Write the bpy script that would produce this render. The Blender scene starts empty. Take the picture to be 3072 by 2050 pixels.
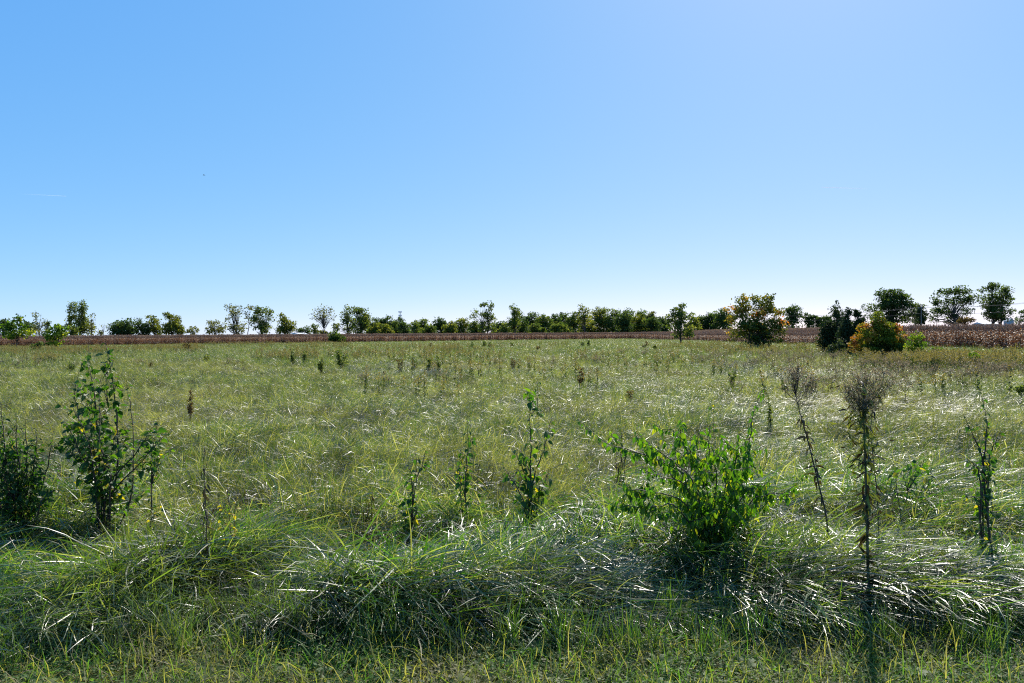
import bpy, math
import numpy as np
from mathutils import Vector, Matrix
S = bpy.context.scene
C = S.collection
R = math.radians

# ------------------------------------------------------------------ camera
EYE = 1.9; F = 2353.0; CX, CY = 1536.0, 1025.0
pitch = -math.atan(19.0 / F); roll = 0.0075
fwd = Vector((0, math.cos(pitch), math.sin(pitch)))
right = Vector((math.cos(roll), 0, -math.sin(roll)))
right = (right - fwd * right.dot(fwd)).normalized()
up = right.cross(fwd).normalized()
cam_d = bpy.data.cameras.new('camera'); cam = bpy.data.objects.new('camera', cam_d); C.objects.link(cam)
cam.matrix_world = Matrix(((right.x, up.x, -fwd.x, 0), (right.y, up.y, -fwd.y, 0), (right.z, up.z, -fwd.z, EYE), (0, 0, 0, 1)))
cam_d.sensor_width = 36; cam_d.lens = 36 * F / 3072
cam_d.clip_start = 0.05; cam_d.clip_end = 90000
S.camera = cam

# ------------------------------------------------------------------ sky, sun, exposure
SUN_AZ, SUN_EL = 22.5, 41.0
SKY_RESPONSE = ((0.84, 1.77), (0.44, 3.36), (0.15, 6.7))
w = bpy.data.worlds.new('World'); S.world = w; w.use_nodes = True
nt = w.node_tree; nt.nodes.clear()
sky = nt.nodes.new('ShaderNodeTexSky'); sky.sky_type = 'NISHITA'; sky.sun_disc = False
sky.sun_elevation = R(SUN_EL); sky.sun_rotation = R(SUN_AZ)
sky.altitude = 200; sky.air_density = 0.35; sky.dust_density = 0.3; sky.ozone_density = 5.0
bg = nt.nodes.new('ShaderNodeBackground'); bg.inputs[1].default_value = 0.076
wo = nt.nodes.new('ShaderNodeOutputWorld')
# the photograph's tone response: each channel of the sky is compressed by a power
sep = nt.nodes.new('ShaderNodeSeparateColor'); cmb = nt.nodes.new('ShaderNodeCombineColor'); nt.links.new(sky.outputs[0], sep.inputs[0])
for ch, (g_, a_) in enumerate(SKY_RESPONSE):
    p_ = nt.nodes.new('ShaderNodeMath'); p_.operation = 'POWER'; p_.inputs[1].default_value = g_
    q_ = nt.nodes.new('ShaderNodeMath'); q_.operation = 'MULTIPLY'; q_.inputs[1].default_value = a_
    nt.links.new(sep.outputs[ch], p_.inputs[0]); nt.links.new(p_.outputs[0], q_.inputs[0]); nt.links.new(q_.outputs[0], cmb.inputs[ch])
nt.links.new(cmb.outputs[0], bg.inputs[0]); nt.links.new(bg.outputs[0], wo.inputs[0])
sd = bpy.data.lights.new('sun', 'SUN'); sd.energy = 5.0; sd.angle = R(0.53); sd.color = (1, 0.95, 0.86)
so = bpy.data.objects.new('sun', sd); C.objects.link(so)
sv = Vector((math.sin(R(SUN_AZ)) * math.cos(R(SUN_EL)), math.cos(R(SUN_AZ)) * math.cos(R(SUN_EL)), math.sin(R(SUN_EL))))
so.rotation_euler = sv.to_track_quat('Z', 'Y').to_euler(); so.location = (20, -20, 60)
vs = S.view_settings; vs.view_transform = 'Standard'; vs.look = 'None'; vs.gamma = 1; vs.use_curve_mapping = False
vs.exposure = 0.65
S.cycles.max_bounces = 7; S.cycles.diffuse_bounces = 3; S.cycles.glossy_bounces = 2; S.cycles.transmission_bounces = 4
S.cycles.transparent_max_bounces = 6; S.cycles.sample_clamp_indirect = 4; S.cycles.caustics_reflective = False
S.cycles.use_denoising = False; S.cycles.filter_width = 1.15

# ------------------------------------------------------------------ measuring helpers
RV, UV, FV = np.array(right), np.array(up), np.array(fwd)
def ray(px, py):
    return RV * (px - CX) - UV * (py - CY) + FV * F
def sp(px, py, d):                      # point seen at a pixel, d metres ahead
    v = ray(px, py); return np.array([0, 0, EYE]) + v * (d / v[1])
def grd(px, py, h=0.3):                 # where a sightline meets the top of the grass
    v = ray(px, py); t = (h - EYE) / v[2]; return v[0] * t, v[1] * t
def xat(px, d):
    v = ray(px, 1005); return v[0] / v[1] * d

def vnoise(x, y, seed=0):
    x = np.asarray(x, float); y = np.asarray(y, float)
    xi = np.floor(x); yi = np.floor(y); fx = x - xi; fy = y - yi
    def h(a, b):
        n = np.sin(a * 127.1 + b * 311.7 + seed * 74.7) * 43758.5453
        return n - np.floor(n)
    fx = fx * fx * (3 - 2 * fx); fy = fy * fy * (3 - 2 * fy)
    return (h(xi, yi) * (1 - fx) + h(xi + 1, yi) * fx) * (1 - fy) + (h(xi, yi + 1) * (1 - fx) + h(xi + 1, yi + 1) * fx) * fy
def fbm(x, y, seed=0, o=3):
    r = 0; a = 1; t = 0
    for i in range(o):
        r = r + a * vnoise(x * 2 ** i, y * 2 ** i, seed + i * 13); t += a; a *= .5
    return r / t
def sstep(a, b, x):
    t = np.clip((x - a) / (b - a), 0, 1); return t * t * (3 - 2 * t)
def gz(x, y):                            # height of the land
    x = np.asarray(x, float); y = np.asarray(y, float)
    r = np.hypot(x, y)
    z = (fbm(x * .9, y * .9, 3) - .5) * .16 * sstep(4.3, 6, y) * (1 - sstep(60, 140, r))
    z = z + (fbm(x * .12, y * .12, 9) - .5) * .35 * sstep(8, 30, r) * (1 - sstep(160, 240, r))
    z = z + 1.1 * sstep(50, 90, x) * sstep(120, 300, y)
    return z

# ------------------------------------------------------------------ mesh helpers
class MB:
    def __init__(s): s.v = []; s.f = []; s.t = []; s.n = 0
    def add(s, v, f, tint=0.5):
        v = np.asarray(v, float).reshape(-1, 3); f = np.asarray(f, int)
        s.v.append(v); s.f.append(f + s.n); s.n += len(v)
        s.t.append(np.broadcast_to(np.asarray(tint, float), (len(v),)).astype(float) if np.ndim(tint) == 0 else np.asarray(tint, float))
    def tube(s, P, r, sides=5, tint=.5):
        P = np.asarray(P, float); k = len(P); r = np.broadcast_to(np.asarray(r, float), (k,))
        T = np.gradient(P, axis=0); T /= np.linalg.norm(T, axis=1)[:, None] + 1e-9
        ref = np.where(np.abs(T[:, 2:3]) > .9, np.array([[1., 0, 0]]), np.array([[0, 0, 1.]]))
        A = np.cross(T, ref); A /= np.linalg.norm(A, axis=1)[:, None] + 1e-9
        B = np.cross(T, A); an = np.arange(sides) / sides * 2 * np.pi
        V = P[:, None] + r[:, None, None] * (A[:, None] * np.cos(an)[None, :, None] + B[:, None] * np.sin(an)[None, :, None])
        i = np.arange(k - 1)[:, None] * sides; j = np.arange(sides)[None]; j2 = (j + 1) % sides
        Q = np.stack([i + j, i + j2, i + sides + j2, i + sides + j], -1).reshape(-1, 4)
        s.add(V.reshape(-1, 3), Q, tint)
    def box(s, c, h, tint=.5):
        c = np.asarray(c, float); h = np.asarray(h, float)
        V = np.array([[a, b, d] for a in (-1, 1) for b in (-1, 1) for d in (-1, 1)]) * h + c
        s.add(V, [[0, 1, 3, 2], [4, 6, 7, 5], [0, 4, 5, 1], [2, 3, 7, 6], [0, 2, 6, 4], [1, 5, 7, 3]], tint)
    def mesh(s, name, mat, smooth=True):
        me = bpy.data.meshes.new(name)
        V = np.concatenate(s.v); T = np.concatenate(s.t)
        Qs = [f for f in s.f]
        sizes = np.concatenate([np.full(len(f), f.shape[1]) for f in Qs]); loops = np.concatenate([f.ravel() for f in Qs])
        me.vertices.add(len(V)); me.vertices.foreach_set('co', V.ravel())
        me.loops.add(len(loops)); me.loops.foreach_set('vertex_index', loops.astype(np.int32))
        me.polygons.add(len(sizes))
        st = np.concatenate([[0], np.cumsum(sizes)[:-1]])
        me.polygons.foreach_set('loop_start', st.astype(np.int32))
        me.update(calc_edges=True)
        a = me.attributes.new('tint', 'FLOAT', 'POINT'); a.data.foreach_set('value', T)
        me.polygons.foreach_set('use_smooth', np.full(len(sizes), smooth))
        me.materials.append(mat)
        return me
    def build(s, name, mat, parent=None, smooth=True, kind=None):
        o = bpy.data.objects.new(name, s.mesh(name, mat, smooth)); C.objects.link(o)
        if parent is not None: o.parent = parent
        if kind: o['kind'] = kind
        return o
def tag(o, label=None, cat=None, group=None, kind=None):
    if label: o['label'] = label
    if cat: o['category'] = cat
    if group: o['group'] = group
    if kind: o['kind'] = kind
    return o
def empty(name, loc, label, cat, group=None):
    o = bpy.data.objects.new(name, None); o.empty_display_size = .2; C.objects.link(o); o.location = loc
    return tag(o, label, cat, group)

# ------------------------------------------------------------------ materials
def newmat(name):
    m = bpy.data.materials.new(name); m.use_nodes = True; n = m.node_tree; n.nodes.clear(); return m, n
def ramp(n, stops):
    r = n.nodes.new('ShaderNodeValToRGB'); e = r.color_ramp.elements
    while len(e) < len(stops): e.new(.5)
    for k, (p, c) in enumerate(stops): e[k].position = p; e[k].color = (*c, 1)
    return r
def leafmat(name, stops, trans=.4, tcol=(1.3, 1.5, .6), rough=.4, spec=.5, patch=None, tboost=1.0, fine=0, coat=0):
    """stops: ramp over the attribute tint; patch = (scale, strength, colour): drier spots laid out over the land"""
    m, n = newmat(name); N = n.nodes.new; L = n.links.new
    at = N('ShaderNodeAttribute'); at.attribute_name = 'tint'
    rp = ramp(n, stops); L(at.outputs['Fac'], rp.inputs[0]); col = rp.outputs[0]
    if patch:
        geo = N('ShaderNodeNewGeometry'); nz = N('ShaderNodeTexNoise'); nz.inputs['Scale'].default_value = patch[0]
        nz.inputs['Detail'].default_value = 3; L(geo.outputs['Position'], nz.inputs['Vector'])
        mr = N('ShaderNodeMapRange'); mr.inputs[1].default_value = .47; mr.inputs[2].default_value = .66; mr.inputs[4].default_value = patch[1]
        L(nz.outputs[0], mr.inputs[0])
        mx = N('ShaderNodeMix'); mx.data_type = 'RGBA'; L(mr.outputs[0], mx.inputs[0]); L(col, mx.inputs[6]); mx.inputs[7].default_value = (*patch[2], 1)
        col = mx.outputs[2]
    if fine:                                # plants differ in tone from tuft to tuft
        n5 = N('ShaderNodeTexNoise'); n5.inputs['Scale'].default_value = 1.7; n5.inputs['Detail'].default_value = 4; n5.inputs['Roughness'].default_value = .65; L(geo.outputs['Position'], n5.inputs['Vector'])
        m5 = N('ShaderNodeMapRange'); m5.inputs[1].default_value = .36; m5.inputs[2].default_value = .62; m5.inputs[3].default_value = 1 - fine; m5.inputs[4].default_value = 1 + fine * .5; L(n5.outputs[0], m5.inputs[0])
        v5 = N('ShaderNodeMix'); v5.data_type = 'RGBA'; v5.blend_type = 'MULTIPLY'; v5.inputs[0].default_value = 1; L(col, v5.inputs[6]); L(m5.outputs[0], v5.inputs[7]); col = v5.outputs[2]
    pr = N('ShaderNodeBsdfPrincipled'); L(col, pr.inputs['Base Color']); pr.inputs['Roughness'].default_value = rough
    pr.inputs['Specular IOR Level'].default_value = spec
    pr.inputs['Coat Weight'].default_value = coat; pr.inputs['Coat Roughness'].default_value = .38; pr.inputs['Coat IOR'].default_value = 1.6
    tr = N('ShaderNodeBsdfTranslucent')
    mu = N('ShaderNodeMix'); mu.data_type = 'RGBA'; mu.blend_type = 'MULTIPLY'; mu.inputs[0].default_value = 1
    L(col, mu.inputs[6]); mu.inputs[7].default_value = (*[c * tboost for c in tcol], 1); L(mu.outputs[2], tr.inputs[0])
    ms = N('ShaderNodeMixShader'); ms.inputs[0].default_value = trans; L(pr.outputs[0], ms.inputs[1]); L(tr.outputs[0], ms.inputs[2])
    o = N('ShaderNodeOutputMaterial'); L(ms.outputs[0], o.inputs[0]); return m
def plain(name, col, rough=.7, noise=0, scale=20, col2=None, metal=0):
    m, n = newmat(name); N = n.nodes.new; L = n.links.new
    pr = N('ShaderNodeBsdfPrincipled'); pr.inputs['Roughness'].default_value = rough; pr.inputs['Metallic'].default_value = metal
    tc = N('ShaderNodeTexCoord'); nz = N('ShaderNodeTexNoise'); nz.inputs['Scale'].default_value = scale; nz.inputs['Detail'].default_value = 5
    L(tc.outputs['Object'], nz.inputs['Vector'])
    c2 = col2 or tuple(c * .55 for c in col)
    rp = ramp(n, [(.35, c2), (.65, col)]); L(nz.outputs[0], rp.inputs[0]); L(rp.outputs[0], pr.inputs['Base Color'])
    o = N('ShaderNodeOutputMaterial'); L(pr.outputs[0], o.inputs[0]); return m

DRY = (.30, .24, .12)
M = {}
M['lush'] = leafmat('long_grass', [(0, (.020, .060, .010)), (.5, (.046, .110, .016)), (.80, (.12, .17, .04)), (1, (.36, .30, .18))], .38, (2.0, 2.5, .5), .42, 1.0, (.55, .45, (.15, .14, .06)), fine=.6, coat=.5)
M['mead'] = leafmat('meadow_grass', [(0, (.030, .072, .012)), (.45, (.075, .122, .020)), (.75, (.165, .165, .050)), (1, (.40, .33, .20))], .40, (1.8, 2.05, .55), .45, .8, (.16, .6, (.29, .235, .13)), fine=.8, coat=.32)
M['verge'] = leafmat('verge_plants', [(0, (.04, .09, .02)), (.5, (.08, .16, .035)), (.8, (.16, .15, .06)), (1, (.33, .25, .15))], .45, (2.2, 2.7, .6), .6, .3, (1.6, .6, (.24, .18, .10)))
M['gold'] = leafmat('goldenrod', [(0, (.05, .08, .02)), (.4, (.09, .11, .035)), (.65, (.20, .165, .06)), (1, (.32, .24, .09))], .4, (1.4, 1.4, .6), .6, .3)
M['seed'] = leafmat('seed_heads', [(0, (.09, .08, .035)), (.5, (.22, .17, .11)), (1, (.42, .37, .29))], .4, (1.2, 1.1, .8), .7, .2)
M['aster'] = leafmat('white_asters', [(0, (.05, .07, .03)), (.5, (.16, .17, .12)), (1, (.56, .54, .50))], .3, (1.1, 1.1, 1), .6, .3)
M['corn'] = leafmat('dry_corn', [(0, (.07, .028, .010)), (.4, (.145, .070, .032)), (.75, (.26, .145, .07)), (1, (.46, .40, .33))], .45, (1.35, 1.1, .8), .5, .35)
M['tassel'] = M['corn']
M['pear'] = leafmat('pear_leaf', [(0, (.022, .055, .012)), (.5, (.035, .085, .014)), (.8, (.10, .15, .02)), (1, (.38, .26, .03))], .46, (2.2, 2.6, .5), .5, .35)
M['vine'] = leafmat('mulberry_leaf', [(0, (.03, .08, .014)), (.5, (.055, .13, .016)), (.8, (.13, .19, .02)), (1, (.34, .28, .03))], .50, (2.1, 2.4, .45), .5, .35)
M['dead'] = leafmat('dead_leaf', [(0, (.02, .016, .01)), (.5, (.06, .045, .02)), (.75, (.10, .12, .02)), (1, (.22, .24, .04))], .3, (1.5, 1.5, .6), .5, .3)
def treemat(name, a, b, c, tr=.45): return leafmat(name, [(0, a), (.5, b), (1, c)], tr, (1.9, 2.0, .7), .7, .15)
M['t_dark'] = treemat('dark_foliage', (.030, .052, .018), (.058, .090, .028), (.12, .15, .045))
M['t_mid'] = treemat('mid_foliage', (.045, .075, .020), (.10, .130, .032), (.20, .20, .05))
M['t_yel'] = treemat('yellowing_foliage', (.055, .080, .018), (.13, .145, .028), (.28, .24, .05))
M['t_pale'] = treemat('pale_thin_foliage', (.06, .07, .03), (.13, .13, .05), (.22, .20, .08))
M['t_syc'] = treemat('sycamore_foliage', (.035, .075, .012), (.10, .17, .018), (.28, .28, .03), .45)
M['t_orange'] = leafmat('autumn_foliage', [(0, (.030, .060, .014)), (.35, (.085, .12, .022)), (.6, (.24, .21, .035)), (.8, (.50, .24, .05)), (1, (.55, .14, .04))], .38, (1.9, 1.8, .6), .6, .2)
M['t_cyp'] = leafmat('cypress_foliage', [(0, (.035, .040, .010)), (.35, (.11, .16, .018)), (.6, (.24, .25, .025)), (.8, (.48, .22, .04)), (1, (.50, .14, .04))], .42, (1.5, 1.5, .6), .6, .2)
M['t_ever'] = treemat('evergreen_foliage', (.014, .030, .012), (.030, .050, .020), (.07, .085, .035), .25)
M['t_brown'] = treemat('russet_shrub_foliage', (.05, .035, .02), (.09, .06, .035), (.14, .09, .05))
M['bark'] = plain('bark', (.10, .08, .06), .85, scale=6)
M['palebark'] = plain('pale_bark', (.30, .28, .24), .8, scale=3)
M['twig'] = plain('twig_bark', (.075, .05, .04), .7, scale=30)
M['wood'] = plain('pole_wood', (.22, .20, .17), .85, scale=4)
M['white'] = plain('white_metal', (.75, .76, .78), .45, scale=2, col2=(.62, .63, .65))
M['grey'] = plain('grey_wall', (.42, .45, .48), .7, scale=2, col2=(.36, .39, .42))
M['cable'] = plain('cable', (.10, .10, .10), .9, scale=3)
M['steel'] = plain('galvanised_steel', (.45, .46, .48), .45, scale=5, col2=(.35, .36, .38))

# ------------------------------------------------------------------ ground: one sheet to the horizon
def ground():
    rr = np.concatenate([[0], np.geomspace(.6, 9000, 300)]); na = 420
    an = np.arange(na) / na * 2 * np.pi
    X = rr[:, None] * np.sin(an); Y = rr[:, None] * np.cos(an)
    Z = gz(X, Y)
    V = np.stack([X, Y, Z], -1).reshape(-1, 3)
    i = np.arange(len(rr) - 1)[:, None] * na; j = np.arange(na)[None]; j2 = (j + 1) % na
    Q = np.stack([i + j, i + na + j, i + na + j2, i + j2], -1).reshape(-1, 4)
    m, n = newmat('meadow_soil'); N = n.nodes.new; L = n.links.new
    geo = N('ShaderNodeNewGeometry')
    n1 = N('ShaderNodeTexNoise'); n1.inputs['Scale'].default_value = 2.2; n1.inputs['Detail'].default_value = 8; n1.inputs['Roughness'].default_value = .7; L(geo.outputs['Position'], n1.inputs[0])
    n2 = N('ShaderNodeTexNoise'); n2.inputs['Scale'].default_value = .05; n2.inputs['Detail'].default_value = 5; L(geo.outputs['Position'], n2.inputs[0])
    r1 = ramp(n, [(.3, (.03, .04, .012)), (.5, (.06, .065, .022)), (.68, (.13, .10, .055))]); L(n1.outputs[0], r1.inputs[0])
    r2 = ramp(n, [(.35, (.045, .07, .018)), (.65, (.11, .10, .045))]); L(n2.outputs[0], r2.inputs[0])
    mx = N('ShaderNodeMix'); mx.data_type = 'RGBA'; mx.inputs[0].default_value = .35; L(r1.outputs[0], mx.inputs[6]); L(r2.outputs[0], mx.inputs[7])
    pr = N('ShaderNodeBsdfPrincipled'); pr.inputs['Roughness'].default_value = .9; pr.inputs['Specular IOR Level'].default_value = .1; L(mx.outputs[2], pr.inputs[0])
    n3 = N('ShaderNodeTexNoise'); n3.inputs['Scale'].default_value = 25; n3.inputs['Detail'].default_value = 6; L(geo.outputs['Position'], n3.inputs[0])
    b = N('ShaderNodeBump'); b.inputs['Distance'].default_value = .05; L(n3.outputs[0], b.inputs['Height']); L(b.outputs[0], pr.inputs['Normal'])
    o = N('ShaderNodeOutputMaterial'); L(pr.outputs[0], o.inputs[0])
    mb = MB(); mb.add(V, Q); g = mb.build('ground', m); tag(g, kind='structure')
ground()

# ------------------------------------------------------------------ scatter by geometry nodes
def variants(name, meshes):
    c = bpy.data.collections.new(name)
    for k, me in enumerate(meshes):
        c.objects.link(bpy.data.objects.new(f'{name}_{k:02d}', me))
    return c
def scatter(name, label, cat, coll, P, rot, scl, idx):
    me = bpy.data.meshes.new(name); me.vertices.add(len(P)); me.vertices.foreach_set('co', np.asarray(P, float).ravel())
    a = me.attributes.new('rot', 'FLOAT_VECTOR', 'POINT'); a.data.foreach_set('vector', np.asarray(rot, float).ravel())
    a = me.attributes.new('scl', 'FLOAT_VECTOR', 'POINT'); a.data.foreach_set('vector', np.asarray(scl, float).ravel())
    a = me.attributes.new('idx', 'INT', 'POINT'); a.data.foreach_set('value', np.asarray(idx, np.int32))
    me.update()
    o = bpy.data.objects.new(name, me); C.objects.link(o); tag(o, label, cat, kind='stuff')
    g = bpy.data.node_groups.new(name, 'GeometryNodeTree')
    g.interface.new_socket('Geometry', in_out='INPUT', socket_type='NodeSocketGeometry')
    g.interface.new_socket('Geometry', in_out='OUTPUT', socket_type='NodeSocketGeometry')
    N = g.nodes.new; L = g.links.new
    gi = N('NodeGroupInput'); go = N('NodeGroupOutput'); ip = N('GeometryNodeInstanceOnPoints')
    ci = N('GeometryNodeCollectionInfo'); ci.inputs['Collection'].default_value = coll
    ci.inputs['Separate Children'].default_value = True; ci.inputs['Reset Children'].default_value = True
    def na(nm, t):
        x = N('GeometryNodeInputNamedAttribute'); x.data_type = t; x.inputs['Name'].default_value = nm; return x.outputs['Attribute']
    e = N('FunctionNodeEulerToRotation'); L(na('rot', 'FLOAT_VECTOR'), e.inputs[0])
    L(gi.outputs[0], ip.inputs['Points']); L(ci.outputs[0], ip.inputs['Instance']); ip.inputs['Pick Instance'].default_value = True
    L(na('idx', 'INT'), ip.inputs['Instance Index']); L(e.outputs[0], ip.inputs['Rotation']); L(na('scl', 'FLOAT_VECTOR'), ip.inputs['Scale'])
    L(ip.outputs[0], go.inputs[0])
    md = o.modifiers.new('scatter', 'NODES'); md.node_group = g
    return o

def blades(mb, rng, n, rad, L, W, th0, bend, spread, segs=5, tint=(.35, .25), dry=.1, twist=.8, shape='disc', zmin=.01, z0=0.0):
    """n curved ribbons: L, W, th0, bend = (mean, sd); lean heads to +x with the given spread"""
    u = rng.random(n); a = rng.random(n) * 2 * np.pi
    if shape == 'disc': x0 = rad * np.sqrt(u) * np.cos(a); y0 = rad * np.sqrt(u) * np.sin(a)
    else: x0 = (rng.random(n) - .5) * 2 * rad; y0 = (rng.random(n) - .5) * 2 * rad
    ph = rng.normal(0, spread, n); ln = np.clip(rng.normal(*L, n), L[0] * .3, L[0] * 2); wd = np.clip(rng.normal(*W, n), W[0] * .4, W[0] * 2.2)
    t0 = np.clip(rng.normal(*th0, n), -.35, 1.6); bd = np.abs(rng.normal(*bend, n)); dphi = rng.normal(0, .35, n)
    tw0 = rng.normal(0, twist * .6, n); tw1 = rng.normal(0, twist, n)
    s = np.linspace(0, 1, segs + 1)
    P = np.zeros((n, segs + 1, 3)); P[:, 0, 0] = x0; P[:, 0, 1] = y0; P[:, 0, 2] = rng.random(n) * z0
    Wd = np.zeros((n, segs + 1, 3))
    for k in range(segs + 1):
        th = t0 - bd * s[k] ** 1.3; th = np.maximum(th, -.9); pk = ph + dphi * s[k]
        d = np.stack([np.cos(th) * np.cos(pk), np.cos(th) * np.sin(pk), np.sin(th)], -1)
        h = np.stack([-np.sin(pk), np.cos(pk), 0 * pk], -1); nn = np.cross(d, h)
        tw = tw0 + tw1 * s[k]
        Wd[:, k] = h * np.cos(tw)[:, None] + nn * np.sin(tw)[:, None]
        if k < segs: P[:, k + 1] = P[:, k] + d * (ln / segs)[:, None]
    P[..., 2] = np.maximum(P[..., 2], zmin + .3 * zmin * rng.random((n, 1)))
    prof = np.clip(np.minimum(.55 + 1.6 * s, 1.25 * (1 - s) ** .6 + .05), 0.05, 1)
    A = P - Wd * (wd[:, None] * prof)[..., None] * .5; B = P + Wd * (wd[:, None] * prof)[..., None] * .5
    V = np.stack([A, B], 2).reshape(-1, 3)
    b = (np.arange(n) * (segs + 1) * 2)[:, None]; k = np.arange(segs)[None] * 2
    Q = np.stack([b + k, b + k + 1, b + k + 3, b + k + 2], -1).reshape(-1, 4)
    t = np.clip(rng.normal(*tint, n), 0, .85); dr = rng.random(n) < dry; t[dr] = .86 + .14 * rng.random(dr.sum())
    tt = np.repeat(t, (segs + 1) * 2) if segs else t
    mb.add(V, Q, tt)

def gvar(seed, n, **k):
    rng = np.random.default_rng(seed); mb = MB(); return mb, rng

# long lodged grass of the near bank
def mk_lush(k):
    rng = np.random.default_rng(100 + k); mb = MB()
    blades(mb, rng, 60, .32, (.40, .13), (.0066, .002), (.60, .35), (1.4, .5), .6, 6, (.40, .22), .12, .8, z0=.08)
    blades(mb, rng, 300, .40, (.33, .12), (.0066, .002), (.02, .24), (.28, .28), .40, 4, (.42, .26), .22, .55, z0=.22)
    blades(mb, rng, 110, .38, (.26, .10), (.0058, .0016), (.15, .45), (.3, .3), 1.4, 4, (.42, .25), .35, .7, z0=.24)
    if k % 2 == 0: blades(mb, rng, 22, .2, (.42, .12), (.007, .002), (1.1, .2), (.5, .3), 1.2, 5, (.55, .15), .04, .7)
    return mb.mesh('long_grass_clump', M['lush'])
LUSH = variants('lush', [mk_lush(k) for k in range(10)])
def mk_mead(k, big=False):
    rng = np.random.default_rng(200 + k + 50 * big); mb = MB()
    if not big:
        blades(mb, rng, 90, .45, (.36, .12), (.006, .0018), (.85, .4), (1.2, .5), .9, 5, (.45, .25), .2, 1.2)
        blades(mb, rng, 190, .48, (.27, .09), (.0058, .0016), (.08, .30), (.3, .3), .6, 4, (.50, .28), .3, .7, z0=.22)
        blades(mb, rng, 90, .48, (.20, .08), (.0065, .002), (.1, .45), (.3, .4), 2.5, 3, (.55, .3), .4, .7, z0=.24)
        blades(mb, rng, 50, .45, (.32, .1), (.005, .0015), (1.25, .2), (.5, .3), 2.5, 4, (.50, .2), .1, .8)
    else:
        blades(mb, rng, 260, 1.3, (.34, .12), (.010, .003), (.1, .35), (.5, .4), 1.0, 3, (.48, .25), .25, .7, z0=.22)
        blades(mb, rng, 170, 1.3, (.38, .12), (.010, .003), (.9, .35), (1.0, .4), 1.6, 3, (.45, .25), .15, 1.1)
        blades(mb, rng, 60, 1.3, (.38, .12), (.011, .003), (1.25, .25), (.5, .3), 2.5, 3, (.50, .2), .12, .6)
    return mb.mesh('meadow_grass_clump', M['mead'])
MEAD = variants('mead', [mk_mead(k) for k in range(8)] + [mk_mead(k, True) for k in range(8)])
def mk_upright(k):
    rng = np.random.default_rng(300 + k); mb = MB()
    blades(mb, rng, 40, .09, (.34, .09), (.006, .0015), (1.35, .16), (.5, .3), 3, 5, (.62, .12), .04, .5)
    return mb.mesh('upright_grass_tuft', M['lush'])
UPR = variants('upright', [mk_upright(k) for k in range(6)])

rg = np.random.default_rng(7)
def inview(x, y, m=1.5): return np.abs(x) < y * .70 + m
def jgrid(x0, x1, y0, y1, s):
    X, Y = np.meshgrid(np.arange(x0, x1, s), np.arange(y0, y1, s)); X = X.ravel(); Y = Y.ravel()
    return X + rg.uniform(-.5, .5, len(X)) * s, Y + rg.uniform(-.5, .5, len(X)) * s
XB = 42.0                                                    # where the corn begins on one side
def corn_edge(x): return 168 + .75 * (x + 105)                # and across the far end
def bank(x): return 5.0 + .35 * (fbm(x * .8, x * 0 + 2, 21) - .5) - .03 * np.abs(x) * 0   # front foot of the tall grass
def flow(x, y): return -.95 + 1.5 * (fbm(x * .45, y * .45, 5) - .5) * 2

def place_lush():
    x, y = jgrid(-9, 9.5, 4.4, 9.2, .17)
    keep = inview(x, y, 1.2) & (y > bank(x)) & (rg.random(len(x)) < 1 - .75 * sstep(7.4, 9.2, y)) & (rg.random(len(x)) < .45 + 1.1 * fbm(x * 1.1, y * 1.6, 31))
    x, y = x[keep], y[keep]; n = len(x)
    h = .45 + 1.0 * np.clip(1.8 * fbm(x * 1.1, y * 1.1, 17) - .4, 0, 1) * (.5 + .5 * sstep(4.9, 5.7, y)); h *= .72 + .42 * rg.random(n)
    rot = np.stack([rg.normal(0, .14, n), rg.normal(0, .14, n), flow(x, y) + rg.normal(0, .4, n)], -1)
    z = gz(x, y) - .02
    scatter('long_grass', 'long lodged dark green grass with white glints along the near bank', 'grass', LUSH, np.stack([x, y, z], -1), rot, np.stack([h, h, h * .95], -1), rg.integers(0, 10, n))
    x, y = jgrid(-6, 6, 4.5, 6.0, .14)
    keep = inview(x, y, .8) & (y > bank(x) - .45) & (rg.random(len(x)) < (.15 + .6 * fbm(x * 1.3, y * 1.3, 77)) * (1 - sstep(5.1, 5.8, y)))
    x, y = x[keep], y[keep]; n = len(x); h = .4 + .6 * fbm(x * 2, y * 2, 41)
    rot = np.stack([rg.normal(0, .15, n), rg.normal(0, .15, n), rg.random(n) * 6.3], -1)
    scatter('upright_grass', 'fresh bright green upright grass at the foot of the bank', 'grass', UPR, np.stack([x, y, gz(x, y)], -1), rot, np.stack([h, h, h], -1), rg.integers(0, 6, n))
place_lush()

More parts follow.
